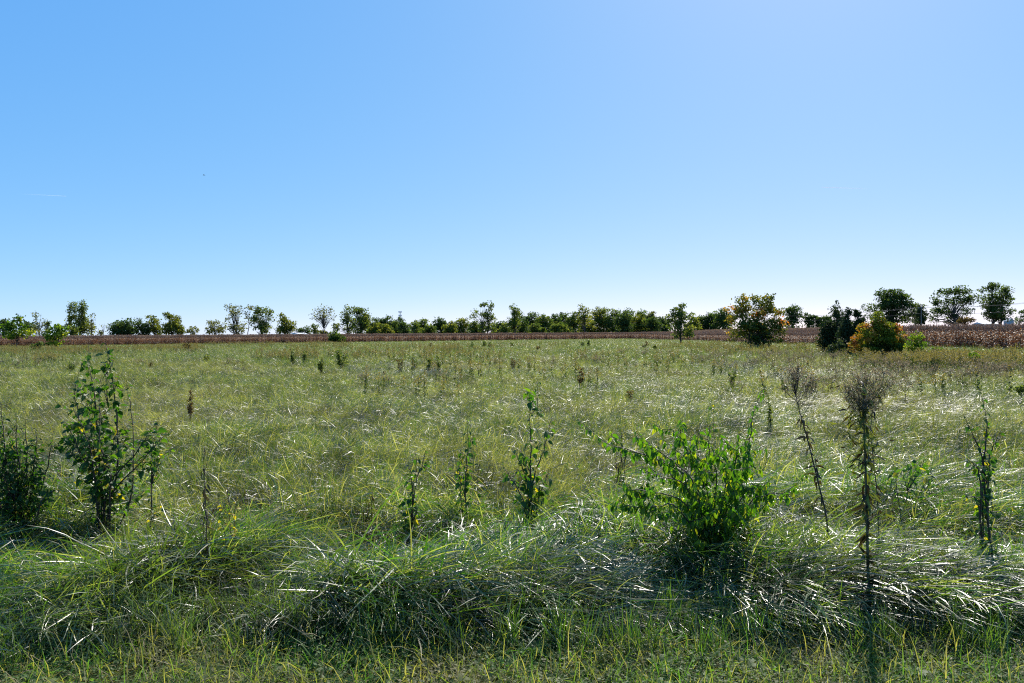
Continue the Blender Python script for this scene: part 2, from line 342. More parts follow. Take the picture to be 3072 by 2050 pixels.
def place_meadow():
    P, Rt, Sc, I = [], [], [], []
    def put(x, y, i0, i1, smin, smax, seed):
        n = len(x); h = smin + (smax - smin) * (.5 * np.clip(2.2 * fbm(x * .45, y * .45, seed) - .6, 0, 1) + .5 * np.clip(2.4 * fbm(x * 1.6, y * 1.6, seed + 5) - .7, 0, 1)); h *= rg.uniform(.75, 1.25, n)
        P.append(np.stack([x, y, gz(x, y) - .02], -1)); Rt.append(np.stack([rg.normal(0, .13, n), rg.normal(0, .13, n), flow(x, y) + rg.normal(0, .7, n)], -1))
        Sc.append(np.stack([np.ones(n), np.ones(n), h], -1)); I.append(rg.integers(i0, i1, n))
    x, y = jgrid(-30, 30, 5.6, 16, .29); k = inview(x, y) & (rg.random(len(x)) < .15 + .85 * sstep(5.8, 7.8, y)); put(x[k], y[k], 0, 8, .35, 1.45, 51)
    x, y = jgrid(-40, 44, 16, 48, .52); k = inview(x, y, 2) & (x < XB); put(x[k], y[k], 0, 8, .35, 1.5, 51)
    x, y = jgrid(-70, 46, 46, 100, 1.15); k = inview(x, y, 3) & (x < XB); put(x[k], y[k], 8, 16, .5, 1.5, 51)
    x, y = jgrid(-130, 50, 99, 285, 1.9); k = inview(x, y, 4) & (x < XB + 5) & (y < corn_edge(x) + 3); put(x[k], y[k], 8, 16, .8, 1.2, 51)
    scatter('meadow_grass', 'tangled yellow green meadow grass with dry tan patches out to the corn', 'grass', MEAD, np.concatenate(P), np.concatenate(Rt), np.concatenate(Sc), np.concatenate(I))
    return sum(map(len, P))
nm = place_meadow(); print('meadow instances', nm)

# low plants and thatch of the mown verge
def mk_verge(k):
    rng = np.random.default_rng(400 + k); mb = MB()
    n = 420 if k < 5 else 90
    # leaflets
    x = rng.uniform(-.25, .25, n); y = rng.uniform(-.25, .25, n); z = rng.uniform(.01, .07, n)
    sz = rng.uniform(.007, .014, n); a = rng.random(n) * 6.3; tl = rng.normal(0, .5, n)
    d = np.stack([np.cos(a), np.sin(a), tl * .5], -1); h = np.stack([-np.sin(a), np.cos(a), rng.normal(0, .4, n)], -1)
    c = np.stack([x, y, z], -1)
    V = np.stack([c - d * sz[:, None], c + h * sz[:, None] * .5, c + d * sz[:, None], c - h * sz[:, None] * .5], 1).reshape(-1, 3)
    mb.add(V, np.arange(n * 4).reshape(-1, 4), np.repeat(np.clip(rng.normal(.45, .2, n), 0, 1), 4))
    blades(mb, rng, 90, .28, (.14, .05), (.0045, .001), (.9, .4), (.8, .4), 3, 3, (.5, .2), .3, .7, 'sq')
    blades(mb, rng, 130 if k >= 5 else 50, .28, (.09, .04), (.0035, .001), (.2, .2), (.2, .2), 3, 2, (.95, .05), .8, .7, 'sq', .008)
    if k in (2, 6):   # a broad leaved rosette
        for q in range(7):
            an = q * .9 + rng.random() * .3; L_ = .09 + .04 * rng.random()
            s = np.linspace(0, 1, 5); cx = np.cos(an) * L_ * s; cy = np.sin(an) * L_ * s; cz = .02 + .04 * np.sin(s * 2.6)
            wd = .018 * np.sin(np.pi * (s * .85 + .12)); Pn = np.stack([cx, cy, cz], -1); hh = np.array([-np.sin(an), np.cos(an), 0.2])
            V = np.stack([Pn - hh * wd[:, None], Pn + hh * wd[:, None]], 1).reshape(-1, 3); kk = np.arange(4) * 2
            mb.add(V, np.stack([kk, kk + 1, kk + 3, kk + 2], -1), .4)
    return mb.mesh('verge_clump', M['verge'])
VERGE = variants('verge', [mk_verge(k) for k in range(8)])
def place_verge():
    x, y = jgrid(-5.5, 5.5, 2.2, 5.4, .22); k = inview(x, y, 1.0) & (y < bank(x) + .15); x, y = x[k], y[k]; n = len(x)
    bare = fbm(x * .9 + 4, y * 1.5, 61) + .22 * (1 - sstep(4.15, 4.4, y)) + .42 * (1 - sstep(-2.6, -1.6, x)) * (1 - sstep(4.3, 4.6, y))
    idx = np.where(bare > .80, rg.integers(5, 8, n), rg.integers(0, 5, n)); h = rg.uniform(.7, 1.25, n)
    scatter('verge_plants', 'low clover, short weeds and dry thatch of the mown verge', 'ground cover', VERGE, np.stack([x, y, gz(x, y)], -1), np.stack([rg.normal(0, .08, n), rg.normal(0, .08, n), rg.random(n) * 6.3], -1), np.stack([h, h, h], -1), idx)
place_verge()

# ------------------------------------------------------------------ corn
def corn_plant(mb, rng, x0, y0, H, wide=False):
    lean = rng.normal(0, .05, 2); k = 5; s = np.linspace(0, 1, k)
    P = np.stack([x0 + lean[0] * H * s, y0 + lean[1] * H * s, H * .9 * s], -1)
    mb.tube(P, np.linspace(.014, .006, k), 4, rng.uniform(.3, .7))
    nl = 11
    for q in range(nl):
        f = .14 + .72 * q / nl + rng.normal(0, .02); b = P[0] + (P[-1] - P[0]) * f
        a = rng.random() * 6.3; L = rng.uniform(.35, .65) * (1 if f < .75 else .7); th = rng.uniform(.5, 1.2); s4 = np.linspace(0, 1, 5)
        tt = th - (2.4 + rng.random()) * s4 * (.7 + .6 * rng.random()); st = L / 4
        r = np.concatenate([[0], np.cumsum(np.cos(tt[:-1]) * st)]); z = np.concatenate([[0], np.cumsum(np.sin(tt[:-1]) * st)])
        c = np.stack([b[0] + np.cos(a) * r, b[1] + np.sin(a) * r, b[2] + z], -1)
        tw = rng.normal(0, .5) + rng.normal(0, .8) * s4
        h = np.stack([-np.sin(a) * np.cos(tw), np.cos(a) * np.cos(tw), np.sin(tw)], -1); wd = np.array([.02, .032, .03, .02, .004])[:, None]
        V = np.stack([c - h * wd, c + h * wd], 1).reshape(-1, 3); kk = np.arange(4) * 2
        mb.add(V, np.stack([kk, kk + 1, kk + 3, kk + 2], -1), np.clip(rng.normal(.5, .25) + .1 * (f - .5) + (.42 if wide and f > .5 else 0), 0, 1))
    for q in range(9 if wide else 6):      # tassel
        a = rng.random() * 6.3; t = P[-1]; e = t + np.array([np.cos(a) * .09, np.sin(a) * .09, rng.uniform(.15, .28)])
        mb.tube(np.stack([t, (t + e) / 2 + [0, 0, .02], e]), (.022 if wide else .011), 3, rng.uniform(.85, 1))
    if rng.random() < .8:                  # hanging ear
        a = rng.random() * 6.3; b = P[0] + (P[-1] - P[0]) * .42; dd = np.array([np.cos(a), np.sin(a), -.5])
        mb.tube(np.stack([b, b + dd * .08, b + dd * .17, b + dd * .24]), [.015, .032, .028, .008], 5, .95)
def mk_corn(k):
    rng = np.random.default_rng(500 + k); mb = MB(); corn_plant(mb, rng, 0, 0, 2.35 + .25 * rng.random()); return mb.mesh('corn_plant', M['corn'])
CORN1 = [mk_corn(k) for k in range(8)]
def mk_cpatch(k, wide=False):
    rng = np.random.default_rng(540 + k + 30 * wide); mb = MB()
    if not wide:
        for i in (-.38, .38):
            for j in np.arange(-.75, .75, .2): corn_plant(mb, rng, i + rng.normal(0, .03), j + rng.normal(0, .04), rng.uniform(2.05, 2.7))
    else:
        for q in range(26): corn_plant(mb, rng, rng.uniform(-1.6, 1.6), rng.uniform(-1.6, 1.6), rng.uniform(2.1, 2.72), True)
    return mb.mesh('corn_patch', M['corn'])
CP = variants('cornpatch', [mk_cpatch(k) for k in range(6)] + [mk_cpatch(k, True) for k in range(5)])
def edge_h(x, y):                       # the rows beside the gap are shorter
    return 1 - .22 * sstep(95, 115, y) * (1 - sstep(200, 260, y)) * (1 - sstep(XB + 3, XB + 9, x)) * (x > 30)
def place_corn():
    # nearest 300 plants, each its own object, in the front row beside the meadow
    ys = np.concatenate([np.arange(44, 44 + 100 * .24, .24)] * 3); row = np.repeat([0, 1, 2], 100)
    for k in range(300):
        x = XB - .2 + row[k] * .7 + rg.normal(0, .05); y = ys[k] + rg.normal(0, .05)
        o = bpy.data.objects.new('corn_plant', CORN1[k % 8]); C.objects.link(o)
        o.location = (x, y, float(gz(x, y))); s = rg.uniform(.9, 1.06); o.scale = (s, s, s * rg.uniform(.92, 1.05)); o.rotation_euler = (0, 0, rg.random() * 6.3)
        tag(o, 'dry brown corn plant in the nearest rows of the field', 'corn plant', 'corn plants in the nearest rows')
    P, Sc, I, Z = [], [], [], []
    def put(x, y, i0, i1):
        n = len(x); h = edge_h(x, y) * rg.uniform(.93, 1.05, n) * (.95 + .1 * fbm(x * .15, y * .15, 91)); P.append(np.stack([x, y, gz(x, y)], -1)); Sc.append(np.stack([np.ones(n), np.ones(n), h], -1)); I.append(rg.integers(i0, i1, n)); Z.append(rg.choice([0, np.pi], n) + rg.normal(0, .03, n))
    # side edge
    x, y = jgrid(XB + .4, XB + 9, 40, 292, 1.5); k = (((x > XB + 2.0) | (y > 67.5)) & (y < 292)); put(x[k], y[k], 0, 6)
    # far edge
    x, y = jgrid(-135, XB + 1, 140, 292, 1.5); e = corn_edge(x); k = (y > e) & (y < e + 7) & inview(x, y, 6); put(x[k], y[k], 0, 6)
    # interior, seen only as a sheet of tops
    x, y = jgrid(-330, 240, 60, 420, 3.1); e = corn_edge(x)
    k = inview(x, y, 8) & (((x > XB + 8.5) & (y < 250)) | ((y > e + 6.5) & (y < e + 120) & (x <= XB + 60) ) | ((x > XB + 8.5) & (y < 330) & (x < 170)))
    k &= y < 330
    put(x[k], y[k], 6, 11)
    n = sum(map(len, P)); print('corn patches', n)
    Z = np.concatenate(Z)
    scatter('corn_field', 'dry reddish brown corn standing behind the nearest rows out to the trees', 'corn field', CP, np.concatenate(P), np.stack([0 * Z, 0 * Z, Z], -1), np.concatenate(Sc), np.concatenate(I))
place_corn()

# ------------------------------------------------------------------ goldenrod, asters and seed heads (drifts nobody could count)
def weed(mb, rng, x0, y0, H, kind):
    lean = rng.normal(0, .08, 2); s = np.linspace(0, 1, 4)
    P = np.stack([x0 + lean[0] * H * s, y0 + lean[1] * H * s, H * s], -1); mb.tube(P, np.linspace(.006, .003, 4), 3, .15)
    def card(c, sz, t, nrm=None):
        n = len(c); a = rng.normal(0, 1, (n, 3)); a /= np.linalg.norm(a, axis=1)[:, None]; b = np.cross(a, rng.normal(0, 1, (n, 3))); b /= np.linalg.norm(b, axis=1)[:, None]
        sz = np.asarray(sz)[:, None]
        V = np.stack([c - a * sz, c + b * sz * .6, c + a * sz, c - b * sz * .6], 1).reshape(-1, 3)
        mb.add(V, np.arange(n * 4).reshape(-1, 4), np.repeat(np.clip(t, 0, 1), 4))
    if kind == 'gold':
        n = 34; f = rng.random(n) * .75 + .05; c = P[0] + (P[-1] - P[0]) * f[:, None] + rng.normal(0, .035, (n, 3)); card(c, rng.uniform(.025, .05, n), rng.normal(.25, .12, n))
        n = 60; f = rng.random(n); c = P[-1] + np.stack([rng.normal(0, .10, n) * (1.1 - f), rng.normal(0, .10, n) * (1.1 - f), f * .25 - .12], -1); card(c, rng.uniform(.015, .03, n), rng.normal(.75, .15, n))
    elif kind == 'seed':
        for q in range(9):
            a = rng.random() * 6.3; b = P[-1] * .75 + P[0] * .25; e = P[-1] + [np.cos(a) * .17, np.sin(a) * .17, rng.uniform(-.08, .12)]; mb.tube(np.stack([b, e]), .002, 3, .1)
            n = 8; card(e + rng.normal(0, .03, (n, 3)), rng.uniform(.010, .02, n), rng.normal(.55, .2, n))
        n = 12; card(P[0] + (P[-1] - P[0]) * rng.random((n, 1)) * .8 + rng.normal(0, .03, (n, 3)), rng.uniform(.02, .04, n), rng.normal(.1, .1, n))
    else:
        for q in range(6):
            a = rng.random() * 6.3; e = P[-1] + [np.cos(a) * .12, np.sin(a) * .12, rng.uniform(-.06, .06)]
            n = 7; card(e + rng.normal(0, .05, (n, 3)), rng.uniform(.008, .015, n), rng.normal(.8, .2, n))
        n = 14; card(P[0] + (P[-1] - P[0]) * rng.random((n, 1)) + rng.normal(0, .04, (n, 3)), rng.uniform(.015, .03, n), rng.normal(.05, .05, n))
def mk_weed(k, kind, mat, H, r, n):
    rng = np.random.default_rng(600 + k); mb = MB()
    for q in range(n): weed(mb, rng, rng.normal(0, r), rng.normal(0, r), H * rng.uniform(.75, 1.15), kind)
    return mb.mesh(kind + '_clump', M[mat])
GOLD = variants('goldclump', [mk_weed(k, 'gold', 'gold', 0.72, .45, 6) for k in range(6)])
SEED = variants('seedclump', [mk_weed(20 + k, 'seed', 'seed', .62, .35, 4) for k in range(6)])
ASTR = variants('asterclump', [mk_weed(40 + k, 'aster', 'aster', .5, .5, 5) for k in range(5)])
def drift(name, label, cat, coll, nv, areas, smin=.8, smax=1.2):
    P, S_ = [], []
    for (px0, px1, py0, py1, n) in areas:
        for q in range(n):
            x, y = grd(rg.uniform(px0, px1), py0 + (py1 - py0) * rg.random() ** 1.0, .32); P.append((x, y, float(gz(x, y)))); 
    P = np.array(P); keep = ~((P[:, 0] > XB - .3)); P = P[keep]; n = len(P); s = rg.uniform(smin, smax, n)
    scatter(name, label, cat, coll, P, np.stack([rg.normal(0, .08, n), rg.normal(0, .08, n), rg.random(n) * 6.3], -1), np.stack([s, s, s], -1), rg.integers(0, nv, n))
drift('goldenrod', 'yellow brown goldenrod gone over in drifts along the corn and across the meadow', 'wildflowers', GOLD, 6, [
    (0, 330, 1047, 1068, 65), (200, 600, 1046, 1060, 55), (560, 1050, 1034, 1042, 55), (780, 1500, 1046, 1085, 75), (1360, 1700, 1030, 1046, 22), (1250, 1420, 1040, 1060, 20),
    (850, 1350, 1040, 1050, 30), (2090, 2560, 1046, 1066, 75), (1980, 2200, 1036, 1048, 30), (2560, 3072, 1082, 1110, 65), (2700, 3072, 1076, 1095, 45), (1700, 2100, 1070, 1110, 10), (0, 300, 1065, 1090, 11), (1480, 1800, 1100, 1150, 3), (700, 2950, 1080, 1190, 12), (0, 620, 1040, 1054, 90), (620, 1050, 1030, 1036, 60)])
drift('seed_head_weeds', 'brown gone to seed weeds with fluffy heads in front of the shrubs', 'weeds', SEED, 6, [
    (2050, 2900, 1072, 1100, 65), (2330, 2760, 1120, 1165, 15), (2750, 3072, 1095, 1140, 30), (1900, 2500, 1062, 1085, 45), (1500, 2000, 1060, 1100, 17), (0, 800, 1060, 1110, 15), (2480, 2800, 1095, 1130, 22), (100, 2950, 1105, 1230, 10)], .7, 1.15)
drift('aster_flowers', 'patches of small white asters low in the meadow grass', 'wildflowers', ASTR, 5, [
    (1120, 1480, 1092, 1128, 22), (960, 1120, 1095, 1120, 4), (2080, 2260, 1086, 1112, 10), (1640, 1760, 1080, 1090, 3), (2050, 2450, 1105, 1130, 5)], .7, 1.1)
# ------------------------------------------------------------------ trees
def cards(mb, rng, c, sz, t, flat=0):
    n = len(c); a = rng.normal(0, 1, (n, 3)); a[:, 2] *= .8; a /= np.linalg.norm(a, axis=1)[:, None]
    b = np.cross(a, rng.normal(0, 1, (n, 3))); b /= np.linalg.norm(b, axis=1)[:, None] + 1e-9
    sz = np.asarray(sz)[:, None]
    V = np.stack([c - a * sz, c + b * sz * .62 - a * sz * .1, c + a * sz, c - b * sz * .62 - a * sz * .1], 1).reshape(-1, 3)
    mb.add(V, np.arange(n * 4).reshape(-1, 4), np.repeat(np.clip(t, 0, 1), 4))
tree_n = [0]
def tree(name, label, cat, base, d, lobes, mat, leafpx=4.2, dens=1.0, trunkpx=4, bark='bark', group=None, stems=1, tint=(.45, .22), clus=.30, limbs=40, vert=False, low=.25):
    """lobes: (x, y, rx, ry[, density[, tint]]) measured in the photograph, given real depth at d metres"""
    tree_n[0] += 1; rng = np.random.default_rng(1000 + tree_n[0] * 7)
    k = d / F; bx = xat(base, d); bz = float(gz(bx, d)) - .05; O = np.array([bx, d, bz])
    root = empty(name, O, label, cat, group)
    cr = MB(); tr = MB(); ends = []
    for lb in lobes:
        cx, cy, rx, ry = lb[:4]; ld = lb[4] if len(lb) > 4 else 1; lt = lb[5] if len(lb) > 5 else tint[0]
        c = sp(cx, cy, d) - O; R3 = np.array([rx * k, min(rx, 1.2 * ry) * k, ry * k]); c[1] += rng.normal(0, .15) * rx * k
        area = math.pi * rx * ry; nl = int(dens * ld ** 1.35 * area / (leafpx ** 2) * 9.5) + 6
        nc = max(9, int(min(120, area / (leafpx * 3.2) ** 2 * 3.4)))
        v = rng.normal(0, 1, (nc, 3)); v /= np.linalg.norm(v, axis=1)[:, None]; cc = c + v * R3 * (rng.random((nc, 1)) ** .38) * .95
        cr_ = rng.uniform(.6, 1.3, nc)
        which = rng.integers(0, nc, nl); g = rng.normal(0, 1, (nl, 3)); g /= 1 + .25 * np.linalg.norm(g, axis=1)[:, None]
        rad = clus * min(rx, ry) * k + leafpx * k * .8
        p = cc[which] + g * rad * np.array([1.15, 1.15, .75 if not vert else 1.3]) * cr_[which][:, None] * .8
        p[:, 2] = np.maximum(p[:, 2], .15)
        ct = rng.normal(0, tint[1] * .8, nc)
        cards(cr, rng, p, rng.uniform(.6, 1.25, nl) * leafpx * k * .66, lt + ct[which] + rng.normal(0, tint[1] * .5, nl))
        sel = cc[rng.permutation(nc)[:max(3, int(limbs * area / max(1, sum(math.pi * l[2] * l[3] for l in lobes))))]]
        ends += [(e, c) for e in sel]
    H = max(e[2] for e, _ in ends); mid = np.mean([c for _, c in ends], 0); rt = trunkpx * k * .5
    for q in range(stems):
        ox = (q - (stems - 1) / 2) * rt * 3.0
        tip = np.array([mid[0] * .9 + ox * 3, mid[1] * .5, H * .8]); s = np.linspace(0, 1, 7)[:, None]
        P = np.array([ox, 0, -.1]) * (1 - s) + tip * s; P += np.concatenate([[[0, 0, 0]], rng.normal(0, .012 * H, (6, 3))]) * [1, 1, .2]
        tr.tube(P, rt / stems ** .5 * np.array([1.3, 1, .85, .7, .5, .33, .15]), 6)
        for e, c in ends[q::stems]:
            f = np.clip(low + .55 * (e[2] / H - .3) + rng.normal(0, .06), .08, .85); i = f * 6; a = int(i); b0 = P[a] + (P[min(a + 1, 6)] - P[a]) * (i - a)
            m1 = b0 + (e - b0) * .45 + np.array([0, 0, .10 * np.linalg.norm(e - b0)]) + rng.normal(0, .03 * np.linalg.norm(e - b0), 3)
            m2 = b0 + (e - b0) * .75 + np.array([0, 0, .06 * np.linalg.norm(e - b0)]) + rng.normal(0, .04 * np.linalg.norm(e - b0), 3)
            r0 = rt * (1 - f) * .38 + .12 * k
            tr.tube(np.stack([b0, m1, m2, e]), [r0, r0 * .6, r0 * .4, .12 * k + r0 * .12], 4)
    tr.build('trunk', M[bark], root); cr.build('crown', M[mat], root, smooth=False)
    return root

TG = 'trees standing beyond the corn field'
def T(label, base, d, lobes, mat, name='tree', **k): return tree(name, label, 'tree', base, d, lobes, mat, **k)
# --- left part
T('tall poplar with two upright tops above the corn near the young sycamores', 243, 265, [(220, 935, 12, 32), (212, 970, 10, 22, .7), (250, 930, 13, 32), (240, 975, 24, 32), (262, 985, 20, 24, .8, .8), (205, 975, 8, 6, .7)], 't_mid', vert=True, dens=1.0, trunkpx=5, name='poplar_tree')
T('wispy nearly leafless tree close beside the twin topped poplar', 274, 262, [(278, 950, 9, 14, .25), (272, 975, 10, 18, .5)], 't_pale', trunkpx=2.5, limbs=16, name='bare_tree')
T('dark tree cut by the photo edge behind the first sycamore', 8, 300, [(6, 985, 26, 26), (14, 966, 14, 10)], 't_dark')
T('dark rounded tree between the two young sycamores and the corn', 92, 300, [(92, 988, 24, 20), (80, 975, 14, 10)], 't_dark')
T('bare grey tree with a few pale leaves rising over dark trees', 118, 290, [(105, 950, 7, 14, .5), (122, 960, 16, 16, .12), (118, 985, 16, 22, .45)], 't_pale', trunkpx=3, limbs=50, bark='palebark', name='bare_tree')
T('small dark tree beside the bare grey tree', 140, 300, [(140, 985, 13, 20, .8), (143, 972, 8, 6)], 't_dark')
T('low dark green shrub tree at the foot of the twin topped poplar', 213, 255, [(212, 995, 20, 18), (224, 1000, 12, 13, 1, .8)], 't_mid', name='shrub_tree')
T('thin leafless whip of a tree left of the round dark tree', 312, 270, [(310, 975, 11, 10, .08), (302, 998, 14, 8, .6)], 't_pale', trunkpx=2, limbs=20, name='bare_tree')
T('round dark evergreen looking tree standing alone over the corn', 365, 255, [(365, 983, 30, 28, 1.2), (352, 992, 26, 18), (382, 992, 24, 20)], 't_dark', dens=1.2)
T('dark tree leading the yellowing clump above the corn', 428, 260, [(425, 985, 20, 24, 1.2), (415, 958, 12, 7, .25), (440, 995, 16, 18)], 't_dark')
T('yellowish thin topped tree in the middle of the clump', 462, 262, [(458, 955, 18, 14, .45), (462, 980, 20, 26, .9), (475, 990, 14, 18)], 't_yel')
T('full golden green tree closing the clump on its right side', 515, 258, [(505, 948, 18, 12, .8), (518, 965, 20, 20, .9), (520, 985, 30, 22), (538, 992, 15, 18), (500, 990, 16, 20)], 't_yel', dens=1.1)
T('small pale round tree alone between two clumps', 582, 300, [(580, 993, 20, 14, .8)], 't_pale', dens=.9)
T('sparse grey green tree low beside the tall vase shaped tree', 645, 290, [(640, 972, 22, 18, .5), (625, 990, 18, 14, .6), (660, 988, 22, 18, .7)], 't_pale', limbs=50)
T('tall open vase shaped tree with bare limbs', 708, 285, [(690, 925, 16, 14, .35), (712, 930, 20, 18, .4), (700, 950, 22, 18, .35), (712, 985, 24, 22, .8, .3), (680, 960, 10, 14, .3)], 't_pale', limbs=80, trunkpx=4, stems=2)
T('slim tree on a thin bare trunk between two open crowns', 745, 285, [(746, 925, 12, 14, .5), (742, 945, 10, 12, .4), (748, 962, 6, 8, .3)], 't_pale', limbs=22, trunkpx=3, low=.45)
T('large half open tree left of the rounded cone tree', 790, 282, [(775, 930, 16, 16, .8), (770, 960, 18, 24, .8), (800, 935, 18, 18, .6), (812, 950, 14, 18, .45), (790, 985, 28, 20, .9)], 't_mid', limbs=70, trunkpx=5, stems=2)
T('rounded cone shaped tree of mixed green and gold leaves', 858, 278, [(853, 955, 16, 16, .8), (858, 975, 24, 20, .9), (850, 992, 28, 16, .9), (872, 990, 14, 14)], 't_yel', tint=(.35, .25))
for (x, r, yt, l) in ((902, 14, 985, 'hazy far tree just beyond the white roofed building'), (922, 13, 984, 'hazy far tree nearest the vase shaped tree with few leaves')):
    T(l, x, 700, [(x, yt + 10, r, 13)], 't_dark', leafpx=3.4)
T('far bare tree behind the white roofed building', 890, 500, [(888, 985, 9, 11, .1)], 't_pale', limbs=18, trunkpx=2, name='bare_tree')
T('small rounded green tree at the foot of the vase shaped tree', 945, 290, [(944, 985, 12, 12, .9), (950, 998, 14, 8)], 't_mid')
T('round topped open tree with fine fanned branches and few leaves', 971, 280, [(968, 935, 34, 18, .30), (950, 950, 18, 16, .22), (990, 950, 18, 18, .22), (970, 955, 26, 20, .15), (975, 998, 30, 6, .8)], 't_pale', limbs=120, trunkpx=4, low=.3)
T('thin crowned tree left of the big dense tree', 1048, 275, [(1045, 930, 16, 16, .5), (1035, 950, 18, 18, .6), (1050, 975, 22, 28, .85), (1012, 985, 14, 20, .8)], 't_mid', trunkpx=4, limbs=60)
T('big dense tree with gold edges beside the long treeline', 1080, 272, [(1075, 932, 18, 18, .9), (1090, 950, 20, 20), (1085, 980, 28, 26), (1104, 965, 8, 12, .7, .9)], 't_mid', dens=1.15, trunkpx=6, limbs=60)
# --- long treeline: (x, top, half width, mat, words)
WOOD = [
 (1125, 953, 20, 430, 't_dark', 'dark rounded far tree starting the long treeline'),
 (1165, 949, 26, 430, 't_dark', 'dark broad far tree left of the radio mast'),
 (1200, 953, 18, 430, 't_dark', 'dark far tree whose top hides the foot of the mast'),
 (1125, 968, 26, 330, 't_yel', 'olive tree in front of the dark far trees'),
 (1155, 970, 18, 320, 't_yel', 'small golden green tree low at the corn left of the mast'),
 (1190, 965, 20, 330, 't_mid', 'green tree under the mast with a golden edge'),
 (1212, 962, 15, 300, 't_dark', 'narrow dark conical tree just right of the mast'),
 (1240, 962, 18, 360, 't_mid', 'olive tree between the conical tree and a low yellow tree'),
 (1270, 957, 24, 380, 't_mid', 'broad green tree with a flat top past the conical tree'),
 (1285, 972, 20, 310, 't_mid', 'dark low bushy tree hanging over the corn tops'),
 (1325, 953, 24, 370, 't_dark', 'tall dark shouldered tree right of the low bushy tree'),
 (1350, 965, 20, 340, 't_yel', 'yellow green tree in the dip of the treeline'),
 (1385, 953, 22, 360, 't_yel', 'gold tinted tree just left of the tall open topped tree'),
 (1430, 962, 22, 330, 't_mid', 'green tree under the tall open topped tree'),
 (1495, 958, 18, 340, 't_dark', 'dark squat tree between the two tall treeline trees'),
 (1515, 970, 16, 320, 't_mid', 'low green bush tree right of the dark squat tree'),
 (1562, 945, 20, 350, 't_dark', 'dark tree beside the second tall treeline tree'),
 (1595, 938, 28, 420, 't_dark', 'wide dark far tree with an even top line'),
 (1635, 942, 24, 390, 't_mid', 'olive green tree in the middle of the treeline'),
 (1612, 972, 22, 300, 't_mid', 'low grey green bush on the corn edge of the woods'),
 (1665, 940, 22, 400, 't_dark', 'dark tree rising behind the willow like bush'),
 (1695, 936, 22, 410, 't_dark', 'dark rounded tree left of the sparse topped tree'),
 (1685, 968, 28, 300, 't_mid', 'rounded willow like bush before the dark woods'),
 (1722, 936, 20, 345, 't_mid', 'green tree filling the dip left of the sparse topped tree'),
 (1765, 955, 22, 330, 't_yel', 'yellow green understorey tree below the sparse topped tree'),
 (1800, 918, 26, 340, 't_yel', 'broad yellow tinted tree next to the sparse topped tree'),
 (1840, 926, 22, 335, 't_mid', 'green rounded tree right of the broad yellow tinted tree'),
 (1870, 930, 22, 320, 't_dark', 'dense dark green tree in the thick of the woods'),
 (1885, 926, 24, 400, 't_dark', 'dark far tree with a scalloped top at the thick woods'),
 (1915, 940, 20, 325, 't_yel', 'light green tree with visible stems in the thick woods'),
 (1930, 927, 18, 400, 't_dark', 'pine like dark tree standing a little above the woods'),
 (1958, 933, 16, 360, 't_pale', 'thin topped grey tree near the end of the thick woods'),
 (1955, 950, 26, 320, 't_dark', 'low dark tree at the corn near the lone maple'),
 (1990, 945, 20, 330, 't_dark', 'dark tree partly hidden by the lone maple'),
 (2075, 950, 20, 340, 't_yel', 'yellow green tree just behind the lone maple'),
 (2105, 945, 22, 480, 't_dark', 'bluish dark far tree right of the lone maple'),
 (2135, 933, 22, 480, 't_dark', 'tall bluish dark far tree left of the autumn tree'),
 (2172, 920, 22, 470, 't_dark', 'bluish dark far tree whose top meets the autumn tree')]
for (x, top, hw, d, mat, lab) in WOOD:
    b = 1012 - .0075 * (x - 1000) + 2; h = (b - top); r = np.random.default_rng(x * 3)
    j = r.uniform(-.3, .3, 6); hw *= 1.28
    lobes = [(x, b - 9, hw * 1.05, 9, 1.0), (x + j[0] * hw, top + h * .22, hw * .62, h * .22, .9), (x - hw * .4 + j[1] * 4, top + h * .42, hw * .62, h * .26), (x + hw * .42 + j[2] * 4, top + h * .48, hw * .6, h * .26), (x + j[3] * hw * .5, top + h * .70, hw * .95, h * .34, .9)]
    T(lab, x, d, lobes, mat, leafpx=4.0, dens=1.0, group='trees of the long treeline', limbs=24)
T('tall open topped tree leaning over the treeline near its middle', 1455, 300, [(1450, 915, 12, 10, .8), (1472, 918, 12, 12, .7), (1458, 940, 20, 18, .8), (1425, 945, 16, 14, .5), (1478, 955, 10, 12, .8, .7), (1460, 980, 26, 24, .8)], 't_mid', trunkpx=6, limbs=70, stems=2)
T('second tall treeline tree with a leafy rounded shoulder', 1545, 305, [(1540, 925, 12, 12, .8), (1548, 945, 18, 18, .9), (1540, 975, 24, 26)], 't_mid', trunkpx=5, limbs=50)
T('sparse topped tree sticking up above the woods', 1752, 310, [(1748, 920, 16, 10, .35), (1755, 935, 18, 14, .6), (1750, 960, 22, 22, .8)], 't_yel', trunkpx=5, limbs=60)
for (x, top, hw, l) in ((2378, 915, 27, 'rounded dark tree alone over the corn right of the autumn tree'), (2425, 938, 18, 'dark tree left in the pair behind the power lines'), (2455, 945, 20, 'dark tree right in the pair behind the power lines'), (2482, 943, 14, 'dark tree half hidden by the cedar')):
    h = 985 - top; T(l, x, 420, [(x - hw * .2, top + h * .3, hw * .65, h * .3), (x + hw * .35, top + h * .4, hw * .6, h * .32), (x, top + h * .72, hw * .92, h * .34)], 't_dark', dens=1.1)
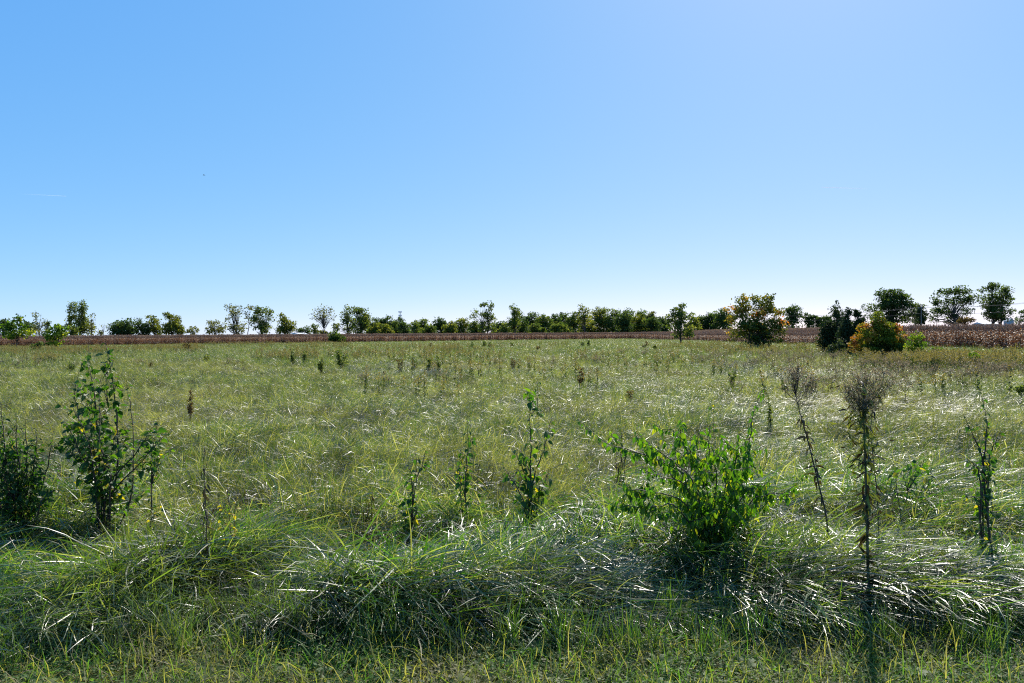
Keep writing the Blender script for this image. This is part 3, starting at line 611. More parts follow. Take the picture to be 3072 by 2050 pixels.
# big trees on the right
T('broad domed oak with a dense dark crown over the corn', 2680, 265, [(2665, 885, 32, 18), (2700, 885, 32, 20), (2652, 912, 26, 22), (2712, 912, 24, 26), (2680, 920, 44, 26), (2610, 922, 22, 16, .5), (2625, 945, 24, 20, .6), (2705, 950, 34, 22, .8), (2670, 955, 30, 18, .7)], 't_dark', dens=1.05, trunkpx=9, limbs=80, leafpx=4.6)
T('smaller leafy tree tucked against the domed oak', 2745, 262, [(2738, 915, 18, 12, .7), (2750, 935, 26, 18), (2755, 955, 26, 18, .8)], 't_mid')
T('dark conical spruce between the two big oaks', 2762, 250, [(2762, 925, 10, 12), (2762, 942, 17, 14), (2762, 960, 23, 14)], 't_ever', name='spruce_tree')
T('wide spreading oak with sky showing through its forks', 2868, 255, [(2830, 880, 28, 14, .8), (2880, 872, 36, 13, .9), (2810, 905, 22, 14, .8), (2895, 900, 32, 18, .85), (2850, 905, 26, 16, .6), (2920, 895, 18, 18, .5), (2825, 935, 34, 18, .8), (2905, 930, 20, 16, .6), (2800, 955, 20, 14, .5), (2865, 958, 28, 12, .8)], 't_dark', dens=.95, trunkpx=9, limbs=110, leafpx=4.6)
T('tall leaning tree with a feathered crown nearest the photo edge', 2990, 250, [(2975, 862, 26, 14), (3005, 880, 26, 20), (2945, 872, 16, 10, .4), (2980, 905, 32, 26), (3025, 905, 20, 20, .8), (2970, 940, 26, 26, .9), (3010, 945, 22, 20, .8), (3040, 935, 18, 12, .35), (2938, 895, 12, 12, .3)], 't_mid', tint=(.22, .22), dens=1.05, trunkpx=9, limbs=110, stems=2, leafpx=4.6)
T('russet brown shrub at the foot of the spreading oak', 2895, 235, [(2895, 962, 26, 13, 1.1)], 't_brown', name='russet_shrub')
T('distant faint tree past the leaning tree by the shed', 3050, 420, [(3055, 962, 16, 12, .6), (3070, 945, 10, 20, .6)], 't_dark')
# --- trees standing in the meadow
T('young sycamore with large yellow green leaves, the taller of two before the corn', 52, grd(52, 1049)[1], [(55, 958, 12, 14), (40, 980, 24, 16), (66, 975, 14, 12), (48, 1005, 36, 16, .8, .6), (75, 1000, 18, 16, .7, .8), (25, 1010, 18, 8, .6, .2)], 't_syc', leafpx=7.5, dens=.85, trunkpx=3, name='young_sycamore', tint=(.35, .3))
T('shorter bushy young sycamore beside the taller one', 168, grd(168, 1048)[1], [(162, 982, 16, 12), (182, 988, 16, 14), (155, 1005, 22, 16), (182, 1008, 22, 16, .9, .75), (165, 1025, 30, 12, .7, .6)], 't_syc', leafpx=7.5, dens=.95, trunkpx=3, stems=2, name='young_sycamore', tint=(.4, .3))
T('dark weedy bush beneath the two young sycamores', 110, grd(110, 1052)[1], [(108, 1040, 12, 9), (125, 1036, 14, 9)], 't_dark', name='dark_bush')
T('grey green willow like shrub growing at the far corn edge', 1005, 205, [(1003, 1008, 22, 13, 1.1), (1000, 1018, 24, 10, 1.1), (1028, 1018, 9, 9, 1)], 't_mid', tint=(.2, .15), name='willow_shrub', trunkpx=3)
T('small dark brown bush alone at the meadow edge before the corn', 565, grd(565, 1054)[1], [(565, 1041, 14, 12, 1)], 't_brown', tint=(.2, .2), name='brown_bush', trunkpx=2)
T('lone young maple standing in the meadow corner by the corn', 2042, grd(2042, 1032)[1], [(2036, 922, 18, 14, .8), (2030, 945, 28, 18, .9), (2060, 950, 22, 18, .8), (2035, 972, 32, 20, .9), (2045, 1000, 36, 18, .75, .6), (2005, 955, 16, 10, .6), (2072, 990, 14, 16, .6, .8)], 't_mid', leafpx=5.5, dens=1, trunkpx=5, name='maple_tree', tint=(.4, .28), limbs=60)
T('wide shrubby tree turning orange and gold in front of the corn', 2270, grd(2270, 1048)[1], [(2230, 905, 24, 18, .9, .5), (2300, 903, 30, 18, .9, .42), (2265, 900, 20, 14, .6, .4), (2205, 930, 24, 16, .9, .62), (2240, 935, 34, 26, 1, .4), (2285, 930, 30, 24, 1, .48), (2275, 948, 20, 12, 1, .72), (2322, 925, 20, 18, .8, .4), (2335, 945, 20, 12, .7, .6), (2195, 955, 20, 16, .8, .58), (2325, 968, 30, 18, .9, .55), (2255, 975, 50, 28, 1.1, .28), (2300, 985, 44, 28, 1.1, .2), (2265, 1015, 50, 26, 1.1, .18), (2310, 1018, 34, 24, 1, .2), (2212, 985, 28, 24, .9, .42), (2180, 930, 12, 8, .6, .74), (2342, 968, 10, 7, 1, .9), (2350, 995, 16, 14, .6, .4), (2200, 1015, 14, 14, .5, .5)], 't_orange', leafpx=6.0, dens=.85, trunkpx=5, stems=4, name='autumn_tree', tint=(.4, .16), limbs=120, clus=.30, low=.05)
T('broad dark cedar bush left of the pines', 2487, grd(2487, 1062)[1], [(2490, 985, 24, 22, 1.2), (2482, 1015, 24, 26, 1.2), (2500, 1040, 28, 26, 1.2), (2495, 1010, 26, 30, 1.1)], 't_ever', leafpx=5, dens=1.5, vert=True, name='cedar_bush', trunkpx=4)
T('tall feathery topped juniper rising behind the cedar bush', 2513, grd(2510, 1064)[1] + 1.2, [(2513, 918, 8, 14, .5), (2505, 938, 14, 14, .7), (2518, 945, 16, 18, .9), (2520, 980, 22, 30, 1.1)], 't_ever', leafpx=4.5, dens=1.2, vert=True, name='juniper_tree', trunkpx=4, tint=(.6, .2))
T('shaggy dark pine with an upright brush like leader', 2545, grd(2548, 1068)[1], [(2547, 942, 8, 14, 1.3), (2540, 965, 14, 18, 1), (2555, 985, 18, 24, 1.1), (2540, 1015, 26, 28, 1.1), (2550, 1045, 28, 22, 1.2), (2540, 1000, 24, 40, 1)], 't_ever', leafpx=4.5, dens=1.5, vert=True, name='pine_tree', trunkpx=4)
T('dark pine with a fat candle top beside the orange cypress', 2575, grd(2575, 1068)[1] + .4, [(2573, 938, 11, 14, 1.4), (2580, 960, 15, 14, 1.1), (2575, 985, 20, 20, 1.2), (2568, 1020, 26, 30, 1.1), (2566, 1050, 26, 18, 1.2)], 't_ever', leafpx=4.5, dens=1.5, vert=True, name='pine_tree', trunkpx=4, tint=(.35, .2))
T('small blue green conifer bush at the foot of the pines', 2505, grd(2510, 1072)[1], [(2502, 1048, 16, 14, 1.2), (2522, 1040, 12, 20, 1, .8)], 't_ever', leafpx=4.5, dens=1.3, name='conifer_bush', tint=(.8, .2), trunkpx=2)
T('rounded cypress bush glowing lime green and orange', 2640, grd(2640, 1080)[1], [(2640, 955, 22, 20, .9, .45), (2632, 980, 34, 20, 1, .45), (2600, 985, 26, 14, .9, .75), (2668, 978, 24, 12, .8, .5), (2692, 985, 16, 14, .9, .8), (2625, 975, 16, 12, .9, .85), (2590, 1010, 32, 22, 1, .62), (2640, 1015, 44, 26, 1.1, .30), (2690, 1012, 28, 24, 1, .5), (2570, 1035, 20, 22, .9, .68), (2560, 1025, 10, 12, .8, .85), (2700, 1020, 16, 14, .6, .8), (2640, 1050, 60, 26, 1.1, .10), (2600, 1050, 40, 22, 1.1, .3), (2690, 1045, 30, 22, 1, .25), (2660, 1000, 20, 16, 1, .4)], 't_cyp', leafpx=4.8, dens=1.35, trunkpx=6, stems=2, name='cypress_bush', tint=(.4, .14), limbs=60, clus=.22, low=.05)
T('loose light green sapling clump right of the cypress', 2752, grd(2752, 1083)[1], [(2745, 1015, 22, 16, .8), (2755, 1040, 28, 22, 1, .3), (2765, 1065, 24, 16, 1, .2), (2730, 1045, 14, 14, .8, .7)], 't_syc', leafpx=5, dens=.9, name='green_sapling', tint=(.35, .25), trunkpx=2)
T('lower rounded sapling clump before the near corn', 2808, grd(2808, 1085)[1], [(2808, 1055, 20, 16, .9), (2812, 1070, 20, 12, .9, .3)], 't_syc', leafpx=5, dens=.9, name='green_sapling', tint=(.3, .25), trunkpx=2)
T('small bright green sapling alone among goldenrod by the corn', 2928, grd(2928, 1102)[1], [(2925, 1070, 15, 12, 1), (2930, 1085, 15, 14, 1.1, .2)], 't_syc', leafpx=5, dens=1.1, name='green_sapling', tint=(.4, .25), trunkpx=2)
T('dark leafy bush at the photo edge far down the meadow side', 3062, grd(3062, 1195)[1], [(3062, 1165, 14, 22, 1)], 't_mid', leafpx=6, name='leafy_bush', trunkpx=3)

# small saplings and weeds scattered in the meadow (x, top, base, half width, mat, label)
MID = [
 (1030, 1045, 1108, 20, 't_mid', 'leafy_sapling', 'dark leafy multi stemmed sapling, the widest in the middle distance'),
 (880, 1046, 1096, 9, 't_dark', 'leafy_sapling', 'narrow dark sapling, left one of a close pair'),
 (912, 1050, 1094, 9, 't_dark', 'leafy_sapling', 'narrow dark sapling, right one of a close pair'),
 (965, 1068, 1122, 14, 't_mid', 'leafy_sapling', 'sapling with yellow lower leaves between the pair and the widest sapling'),
 (1245, 1067, 1104, 8, 't_mid', 'leafy_sapling', 'slender sapling above the white asters'),
 (1284, 1070, 1118, 12, 't_mid', 'leafy_sapling', 'grey green sapling behind the aster patch'),
 (1314, 1064, 1116, 8, 't_mid', 'leafy_sapling', 'tall thin sapling right behind the aster patch'),
 (1200, 1070, 1112, 10, 't_brown', 'dead_weed', 'brown dead weed left of the slender sapling'),
 (1412, 1023, 1046, 6, 't_dark', 'dark_weed', 'dark weed clump, first of three close to the far corn'),
 (1450, 1022, 1044, 7, 't_dark', 'dark_weed', 'dark weed clump, second of three close to the far corn'),
 (1470, 1024, 1042, 5, 't_dark', 'dark_weed', 'dark weed clump, third of three close to the far corn'),
 (1537, 1026, 1044, 4, 't_dark', 'dark_weed', 'small dark weed alone before the middle of the far corn'),
 (1540, 1073, 1106, 6, 't_brown', 'dead_weed', 'thin dark dead stalk clump past the asters'),
 (1612, 1038, 1050, 6, 't_brown', 'dead_weed', 'brown weed tuft low before the far corn'),
 (1745, 1026, 1040, 5, 't_dark', 'dark_weed', 'dark weed left of the single upright stalk'),
 (1766, 1016, 1042, 2.5, 't_dark', 'dark_weed', 'single dark upright stalk before the far corn'),
 (1936, 1022, 1048, 7, 't_brown', 'dead_weed', 'bare grey sticks standing before the lone maple'),
 (1966, 1033, 1050, 5, 't_yel', 'leafy_sapling', 'tiny yellow green seedling near the lone maple'),
 (570, 1165, 1260, 11, 't_brown', 'dead_weed', 'thin crooked dead weed in open grass right of the pear sapling'),
 (2195, 1108, 1162, 9, 't_mid', 'leafy_sapling', 'small bushy green sapling upright in open grass past the big shrub'),
 (1740, 1095, 1165, 9, 't_brown', 'dead_weed', 'brown seedy weed standing in the meadow centre'),
 (1885, 1170, 1200, 12, 't_brown', 'dead_weed', 'low dark brown tuft of dead stems'),
 (2310, 1178, 1282, 6, 't_mid', 'leafy_sapling', 'thin straight sapling between big shrub tip and dried weed'),
 (215, 1085, 1115, 16, 't_dark', 'leafy_sapling', 'dark low branchy sapling left of the pear sapling tip'),
 (140, 1062, 1080, 8, 't_brown', 'dead_weed', 'brown weed below the shorter sycamore'),
 (450, 1085, 1110, 6, 't_brown', 'dead_weed', 'small brown weed in the pale grass beyond the pear sapling'),
 (1290, 1026, 1044, 5, 't_brown', 'dead_weed', 'brown tuft beside the far goldenrod'),
 (620, 1060, 1090, 6, 't_mid', 'leafy_sapling', 'slim green sprout in pale grass left of the close pair'),
]
for (x, top, bs, hw, mat, nm_, lab) in MID:
    d = grd(x, bs, .25)[1]; h = bs - top
    r = np.random.default_rng(int(x) * 5 + 1); lobes = []
    for q in range(4):                       # a few unequal stems, each with its own leafy run
        u = r.uniform(-1, 1) * hw; tq = top + h * (0 if q == 0 else r.uniform(.05, .5)); hq = bs - tq
        lobes += [(x + u, tq + hq * .25, hw * .28 + .8, hq * .24, .7), (x + u * .8, tq + hq * .6, hw * .34 + .8, hq * .28, .6)]
    tree(nm_, lab, 'weed' if 'weed' in nm_ else 'sapling', x, d, lobes, mat, leafpx=3.4 if d > 30 else 6, dens=.62 if 'dead' not in nm_ else .35, trunkpx=1.3, bark='twig', limbs=30, stems=3, tint=(.5, .3))

# ------------------------------------------------------------------ buildings, mast, poles
def metal_building():
    d = 420; x = xat(898, d); o = empty('metal_building', (x, d, 0), 'long white roofed metal building half hidden behind the corn', 'building')
    zt = sp(898, 999, d)[2]; ze = sp(898, 1004, d)[2]; hw = 3.4
    mb = MB(); mb.box((0, 0, ze / 2), (hw, 9, ze / 2)); mb.build('wall', M['white'], o, False)
    mb = MB(); V = [(-hw - .3, -9.4, ze), (hw + .3, -9.4, ze), (hw + .3, 9.4, ze), (-hw - .3, 9.4, ze), (-hw * .1, -9.4, zt), (-hw * .1, 9.4, zt)]
    mb.add(V, [[0, 3, 5, 4], [1, 4, 5, 2]]); mb.add(V, [[0, 4, 1], [3, 2, 5]]); mb.build('roof', M['white'], o, False)
    mb = MB(); mb.box((0, -9.05, 1.4), (1.2, .06, 1.4)); mb.build('door', M['grey'], o, False)
metal_building()
def long_roof():
    d = 300; x0, x1 = xat(2932, d), xat(2984, d); x = (x0 + x1) / 2; z = sp(2958, 973, d)[2]; zt = sp(2958, 969, d)[2]; g0 = float(gz(x, d)); hw = (x1 - x0) / 2
    o = empty('low_barn', (x, d, g0), 'low barn with a long white roof beneath the leaning tree', 'building')
    mb = MB(); mb.box((0, 0, (z - g0) / 2), (hw - .3, 3.5, (z - g0) / 2)); mb.build('wall', M['grey'], o, False)
    mb = MB(); zz, zr = z - g0, zt - g0 + .3; V = [(-hw, -4, zz), (hw, -4, zz), (hw, 4, zz), (-hw, 4, zz), (-hw, 0, zr), (hw, 0, zr)]
    mb.add(V, [[0, 1, 5, 4], [2, 3, 4, 5]]); mb.add(V, [[0, 4, 3], [1, 2, 5]]); mb.build('roof', M['white'], o, False)
    for q in range(6):
        mb = MB(); mb.box((-hw + (q + .5) * hw / 3, -3.53, 1.6), (.45, .04, .5)); mb.build('window', M['steel'], o, False)
    d = 290; x = xat(3026, d); g0 = float(gz(x, d)); zt = sp(3026, 955, d)[2] - g0; ze = sp(3026, 963, d)[2] - g0
    o = empty('gable_shed', (x, d, g0), 'small pale blue grey gabled shed by the leaning tree trunk', 'building')
    mb = MB(); mb.box((0, 0, ze / 2), (.9, 1.6, ze / 2)); mb.add([(-.9, -1.6, ze), (.9, -1.6, ze), (0, -1.6, zt - .1)], [[0, 1, 2]]); mb.build('wall', M['grey'], o, False)
    mb = MB(); V = [(-1.1, -1.8, ze - .1), (0, -1.8, zt), (1.1, -1.8, ze - .1), (-1.1, 1.8, ze - .1), (0, 1.8, zt), (1.1, 1.8, ze - .1)]; mb.add(V, [[0, 1, 4, 3], [1, 2, 5, 4]]); mb.build('roof', M['steel'], o, False)
long_roof()
def mast():
    d = 800; x = xat(1201, d); o = empty('radio_mast', (x, d, 0), 'slender white radio mast with three rings of antennas above the woods', 'mast')
    zt = sp(1201, 935, d)[2]; mb = MB(); mb.tube([(0, 0, 0), (0, 0, zt * .5), (0, 0, zt)], [.9, .6, .35], 8); mb.build('mast_pole', M['steel'], o)
    for py in (936, 947, 958):
        z = sp(1201, py, d)[2]; mb = MB()
        for q in range(3):
            a = q * 2.094 + .4; c = np.array([math.cos(a), math.sin(a), 0]) * 1.3; mb.tube([(0, 0, z), c + [0, 0, z]], .12, 4)
            t = np.array([-math.sin(a), math.cos(a), 0])
            for s in (-.8, 0, .8): mb.box(c + t * s + [0, 0, z], (.2, .2, .75))
        mb.build('antenna_array', M['white'], o)
mast()
POLES = []
def utility():
    spec = [(2330, 330, 8.2), (2764, 228, 8.6), (3230, 165, 9.0)]
    labs = ['utility pole standing among the dark trees behind the power lines', 'thin grey utility pole in front of the spruce between the oaks', 'utility pole at the far right end of the power lines']
    for (px, d, H), lb in zip(spec, labs):
        x = xat(px, d); g0 = float(gz(x, d)); o = empty('utility_pole', (x, d, g0), lb, 'pole', 'utility poles carrying the wires')
        mb = MB(); mb.tube([(0, 0, -.2), (0, 0, H / 2), (0, 0, H)], [.16, .13, .1], 8); mb.build('pole_shaft', M['wood'], o)
        mb = MB(); mb.box((0, -.12, H - .4), (1.1, .05, .06)); mb.build('crossarm', M['wood'], o, False)
        for s in (-1, 0, 1):
            mb = MB(); mb.tube([(s * .95, -.12, H - .34), (s * .95, -.12, H - .2), (s * .95, -.12, H - .14)], [.05, .06, .03], 6); mb.build('insulator', M['grey'], o)
        POLES.append((x, d, g0 + H))
    q = 0
    for s, dz, lb in ((-.95, -.14, 'upper left power line wire'), (.95, -.14, 'upper right power line wire'), (0, -1.9, 'lowest sagging telephone wire')):
        mb = MB()
        for a, b in zip(POLES[:-1], POLES[1:]):
            t = np.linspace(0, 1, 24); P = np.stack([a[0] + (b[0] - a[0]) * t + s, a[1] + (b[1] - a[1]) * t - .12, a[2] + (b[2] - a[2]) * t + dz - 3.2 * t * (1 - t)], -1); mb.tube(P, .022, 4)
        tag(mb.build('power_line', M['cable']), ['thin power line wire, highest of three strung past the oaks', 'thin power line wire in the middle of the three', 'lowest of the three wires strung past the oaks'][q], 'wire', 'wires between the poles'); q += 1
utility()

# ------------------------------------------------------------------ contrails and bird
def vapour(px0, py0, px1, py1, label, strength):
    m, n = newmat('vapour'); N = n.nodes.new; L = n.links.new
    at = N('ShaderNodeAttribute'); at.attribute_name = 'tint'
    df = N('ShaderNodeBsdfDiffuse'); df.inputs[0].default_value = (.95, .95, .95, 1); tl = N('ShaderNodeBsdfTranslucent'); tl.inputs[0].default_value = (.95, .95, .95, 1)
    m1 = N('ShaderNodeMixShader'); L(df.outputs[0], m1.inputs[1]); L(tl.outputs[0], m1.inputs[2])
    tp = N('ShaderNodeBsdfTransparent'); m2 = N('ShaderNodeMixShader'); L(at.outputs['Fac'], m2.inputs[0]); L(tp.outputs[0], m2.inputs[1]); L(m1.outputs[0], m2.inputs[2])
    o = N('ShaderNodeOutputMaterial'); L(m2.outputs[0], o.inputs[0])
    d = 30000; a = sp(px0, py0, d); b = sp(px1, py1, d + 3000); t = np.linspace(0, 1, 12)[:, None]; mb = MB()
    mb.tube(a + (b - a) * t, np.linspace(12, 22, 12), 6, np.repeat(np.linspace(strength, 0, 12), 6))
    tag(mb.build('contrail', m), label, 'contrail', 'contrails')
vapour(2464, 562, 2610, 567, 'short faint white contrail in the sky above the orange tree', .5)
vapour(198, 589, 60, 582, 'very faint white contrail low in the sky above the sycamores', .13)
def bird():
    d = 70; p = sp(612, 526, d); o = empty('bird', p, 'tiny dark bird flying alone in the clear sky', 'bird')
    m = plain('bird_feathers', (.03, .03, .035), .7)
    mb = MB(); mb.tube([(-.10, 0, 0), (-.05, 0, .01), (.02, 0, .012), (.07, 0, .005), (.12, 0, -.01)], [.008, .025, .03, .02, .006], 6); mb.build('body', m, o)
    for s in (-1, 1):
        mb = MB(); V = [(-.045, 0, .01), (.04, 0, .01), (.03, s * .07, .045), (-.03, s * .07, .05), (.0, s * .15, .02), (-.025, s * .15, .022)]
        V2 = [(a, b, c - .006) for a, b, c in V]
        mb.add(V + V2, [[0, 1, 2, 3], [3, 2, 4, 5], [6, 9, 8, 7], [9, 11, 10, 8], [0, 3, 9, 6], [1, 7, 8, 2], [3, 5, 11, 9], [2, 8, 10, 4], [5, 4, 10, 11]]); mb.build('wing', m, o)
bird()

# ------------------------------------------------------------------ near plants with real leaves
def leaf_mesh(name, mat, tint, asp=.62, fold=.3, curl=.35, tip=1.0):
    """one leaf 1 unit long along +x, folded at its midrib, drooping to the tip"""
    s = np.array([0, .18, .42, .70, 1.0]); wd = np.array([0, .36, .5, .34, 0]) * asp
    z = -curl * s ** 2; mid = np.stack([s, 0 * s, z], -1)
    Lf = np.stack([s - .03, wd, z + fold * wd], -1); Rt = np.stack([s - .03, -wd, z + fold * wd], -1)
    V = [mid[0], mid[1], mid[2], mid[3], mid[4], Lf[1], Lf[2], Lf[3], Rt[1], Rt[2], Rt[3]]
    mb = MB(); mb.add(V, [[1, 2, 6, 5], [2, 3, 7, 6], [2, 1, 8, 9], [3, 2, 9, 10]], tint)
    n0 = mb.n; mb.f.append(np.array([[0, 1, 5], [3, 4, 7], [1, 0, 8], [4, 3, 10]]))
    st = np.array([(-.28, 0, .06), (0, 0, 0)]); mb.tube(st, .018, 3, tint)
    return mb.mesh(name, mat)
LEAFSETS = {}
def leafset(kind):
    if kind in LEAFSETS: return LEAFSETS[kind]
    out = []; k = 0
    for tint in {'pear': (.05, .2, .35, .5, .62, .8, .98), 'vine': (.1, .3, .45, .6, .75, .9), 'bush': (.0, .15, .3, .5, .72, .96), 'dead': (.05, .3, .5, .7, .95)}[kind]:
        for c in range(2):
            mat = {'pear': M['pear'], 'vine': M['vine'], 'bush': M['pear'], 'dead': M['dead']}[kind]
            asp = {'pear': .72, 'vine': .58, 'bush': .6, 'dead': .30}[kind]; cu = {'pear': .25 + .3 * c, 'vine': .45 + .25 * c, 'bush': .2 + .3 * c, 'dead': .9 + .5 * c}[kind]
            out.append((tint, leaf_mesh('leaf', mat, tint, asp, .25 + .3 * c, cu)))
    LEAFSETS[kind] = out; return out
def frame(d, upv, roll_):
    d = d / (np.linalg.norm(d) + 1e-9); y = np.cross(upv, d)
    if np.linalg.norm(y) < 1e-3: y = np.array([0, 1., 0])
    y /= np.linalg.norm(y); z = np.cross(d, y); c, s = math.cos(roll_), math.sin(roll_)
    return np.stack([d, y * c + z * s, -y * s + z * c], 1)
def put_leaves(root, O, L, kind, cap=290):
    """L: (pos, dir, size, roll, tint); the largest become objects, the rest one foliage mesh"""
    ls = leafset(kind); tn = np.array([t for t, _ in ls])
    L.sort(key=lambda l: -l[2] / (np.linalg.norm(l[0] + O - [0, 0, EYE])))
    rng = np.random.default_rng(len(L) + int(abs(O[0] * 100)))
    rest = MB(); any_ = False
    for i, (p, d, sz, ro, t) in enumerate(L):
        k = int(np.argmin(np.abs(tn - t - rng.normal(0, .04)))); k = k - k % 2 + rng.integers(0, 2); me = ls[k][1]
        Rm = frame(np.asarray(d, float), np.array([0, 0, 1.]), ro)
        if i < cap:
            o = bpy.data.objects.new('leaf', me); C.objects.link(o); o.parent = root
            m4 = Matrix(((*(Rm[0] * sz), p[0]), (*(Rm[1] * sz), p[1]), (*(Rm[2] * sz), p[2]), (0, 0, 0, 1))); o.matrix_basis = m4
        else:
            n = len(me.vertices); V = np.empty(n * 3); me.vertices.foreach_get('co', V); V = V.reshape(-1, 3) @ (Rm * sz).T + p
            fs = {}
            for pl in me.polygons: fs.setdefault(len(pl.vertices), []).append(list(pl.vertices))
            b = rest.n; first = True
            for sz_, q in fs.items():
                if first: rest.add(V, q, ls[k][0]); first = False
                else: rest.f.append(np.array(q) + b)
            any_ = True
    if any_: rest.build('foliage', {'pear': M['pear'], 'vine': M['vine'], 'bush': M['pear'], 'dead': M['dead']}[kind], root, kind='stuff')
def curve(pts, n=14):
    """smooth polyline through points (Catmull-Rom)"""
    P = np.array([2 * pts[0] - pts[1]] + list(pts) + [2 * pts[-1] - pts[-2]]); out = []
    m = len(pts) - 1
    for i in range(m):
        p0, p1, p2, p3 = P[i:i + 4]
        for t in np.linspace(0, 1, max(2, n // m + 1))[:-1 if i < m - 1 else None]:
            out.append(.5 * (2 * p1 + (p2 - p0) * t + (2 * p0 - 5 * p1 + 4 * p2 - p3) * t * t + (3 * p1 - p0 - 3 * p2 + p3) * t ** 3))
    return np.array(out)
sh_n = [0]
def shrub(name, label, cat, base, stems, kind, lsize=.055, gap=.035, twigs=0, twiglen=.2, blobs=(), r0=.009, droop=.5, tint=(.4, .22), start=.15, group=None, cap=290, bark='twig', pairs=False, seed=None):
    sh_n[0] += 1; rng = np.random.default_rng(seed or 3000 + sh_n[0] * 11)
    bx, d = grd(*base, .25); g0 = float(gz(bx, d)); O = np.array([bx, d, g0]); root = empty(name, O, label, cat, group)
    wood = MB(); L = []
    def along(P, r, s0, leafk=1.0):
        seg = np.linalg.norm(np.diff(P, axis=0), axis=1); cum = np.concatenate([[0], np.cumsum(seg)]); T_ = cum[-1]; s = T_ * s0; ph = rng.random() * 6.3
        while s < T_:
            i = min(np.searchsorted(cum, s) - 1, len(P) - 2); i = max(i, 0); f = (s - cum[i]) / (seg[i] + 1e-9); p = P[i] + (P[i + 1] - P[i]) * f; t = (P[i + 1] - P[i]) / (seg[i] + 1e-9)
            for q in range(2 if pairs else 1):
                a = ph + q * math.pi; side = np.array([math.cos(a), math.sin(a), 0.15]); side -= t * side.dot(t) * .6
                dr = side + t * .35 + np.array([0, 0, -droop * rng.uniform(.5, 1.5)]); sz = lsize * rng.uniform(.4, 1.3) * leafk * (1 - .35 * (s / T_) ** 4)
                dr /= np.linalg.norm(dr); L.append((p + dr * sz * .28, dr, sz, rng.normal(0, .5), float(np.clip(rng.normal(*tint) + .25 * (1 - p[2] / 1.3) ** 2 * .6, 0, 1))))
            ph += 2.4 if not pairs else 1.57 * .6 + rng.normal(0, .2); s += gap * rng.uniform(.7, 1.4)
    for st in stems:
        pts = []; 
        for q in st: pts.append(sp(q[0], q[1], d + (q[2] if len(q) > 2 else 0)) - O)
        if st[0][:2] == tuple(base): pts[0] = np.array([rng.normal(0, .035), rng.normal(0, .035), -.03])
        P = curve(pts, 16); Ln = np.linalg.norm(np.diff(P, axis=0), axis=1).sum()
        P[1:-1] += rng.normal(0, .0035, (len(P) - 2, 3)); rr = np.linspace(r0 * (.5 + .5 * Ln / 1.3), .0013, len(P)); wood.tube(P, rr, 5)
        along(P, rr, start)
        for q in range(int(twigs)):
            f = rng.uniform(.12, .85); i = int(f * (len(P) - 1)); b = P[i]; a = rng.random() * 6.3; tl = twiglen * rng.uniform(.5, 1.4) * (1.15 - f)
            e = b + np.array([math.cos(a) * tl, math.sin(a) * tl, tl * rng.uniform(.1, .9)]); m = (b + e) / 2 + [0, 0, -.02]; Q = curve([b, m, e], 6); wood.tube(Q, np.linspace(.003, .0012, len(Q)), 3); along(Q, None, .15)
    for (px, py, rx, ry, n) in blobs:            # leafy masses inside the plant
        c = sp(px, py, d) - O; k = d / F
        for q in range(n):
            v = rng.normal(0, 1, 3); v /= np.linalg.norm(v); p = c + v * np.array([rx * k, min(rx, ry * 1.2) * k, ry * k]) * rng.random() ** .4
            if p[2] < .05: continue
            dr = np.array([v[0], v[1], rng.normal(-.3, .5) * droop * 1.5]) + rng.normal(0, .5, 3); dr /= np.linalg.norm(dr)
            L.append((p, dr, lsize * rng.uniform(.4, 1.25), rng.normal(0, .8), float(np.clip(rng.normal(*tint), 0, 1))))
            if q % 7 == 0: e = c * .55; e[2] = max(.0, c[2] - ry * k * 1.2); wood.tube(curve([e * [1, 1, 1], (e + p) / 2 + rng.normal(0, .03, 3), p], 5), np.linspace(.004, .0012, 5 if False else len(curve([e, (e + p) / 2, p], 5))), 3)
    wood.build('stem', M[bark], root); put_leaves(root, O, L, kind, cap)
    return root
print('near plants')
# left pear sapling
B = (310, 1560)
shrub('pear_sapling', 'tall bushy pear sapling with rounded dark leaves, the largest plant at the left', 'sapling', B, [
    [B, (300, 1420, 0), (290, 1250, .05), (275, 1140, .05), (265, 1035, .08)],
    [B, (350, 1420, .05), (350, 1250, .1), (345, 1200, .1), (330, 1100, .05), (318, 1022, .0)],
    [B, (330, 1460, -.1), (400, 1370, -.15), (440, 1310, -.2), (470, 1265, -.2)],
    [B, (340, 1480, -.1), (420, 1390, -.1), (470, 1330, -.1), (505, 1300, -.1)],
    [B, (390, 1500, .1), (400, 1350, .15), (392, 1230, .2), (380, 1150, .2)],
    [B, (290, 1450, -.1), (240, 1360, -.2), (215, 1300, -.25), (185, 1265, -.3)],
    [B, (300, 1430, .1), (250, 1330, .2), (235, 1240, .2), (225, 1180, .2), (238, 1105, .2)],
    [B, (280, 1400, -.2), (255, 1300, -.3), (205, 1195, -.3)],
    [B, (330, 1430, -.2), (300, 1330, -.3), (300, 1230, -.25), (298, 1170, -.2)]],
    'pear', .066, .036, 9, .26, [(260, 1290, 55, 70, 70), (320, 1330, 60, 70, 70), (300, 1420, 70, 60, 90), (300, 1230, 50, 40, 36), (215, 1330, 35, 40, 30), (330, 1480, 70, 30, 40), (250, 1180, 34, 50, 34), (335, 1150, 28, 50, 28), (262, 1090, 18, 40, 14), (322, 1080, 14, 40, 14)], .009, .45, (.42, .26))
shrub('spindly_sapling', 'thin yellowing sapling leaning just right of the large pear sapling', 'sapling', (450, 1560), [[(450, 1560), (452, 1440, 0), (455, 1360, 0), (470, 1290, 0), (475, 1248, 0)], [(450, 1560), (458, 1420, .1), (490, 1370, .1), (525, 1340, .1)]], 'pear', .045, .03, 6, .16, [(462, 1380, 26, 60, 50)], .006, .4, (.6, .2))
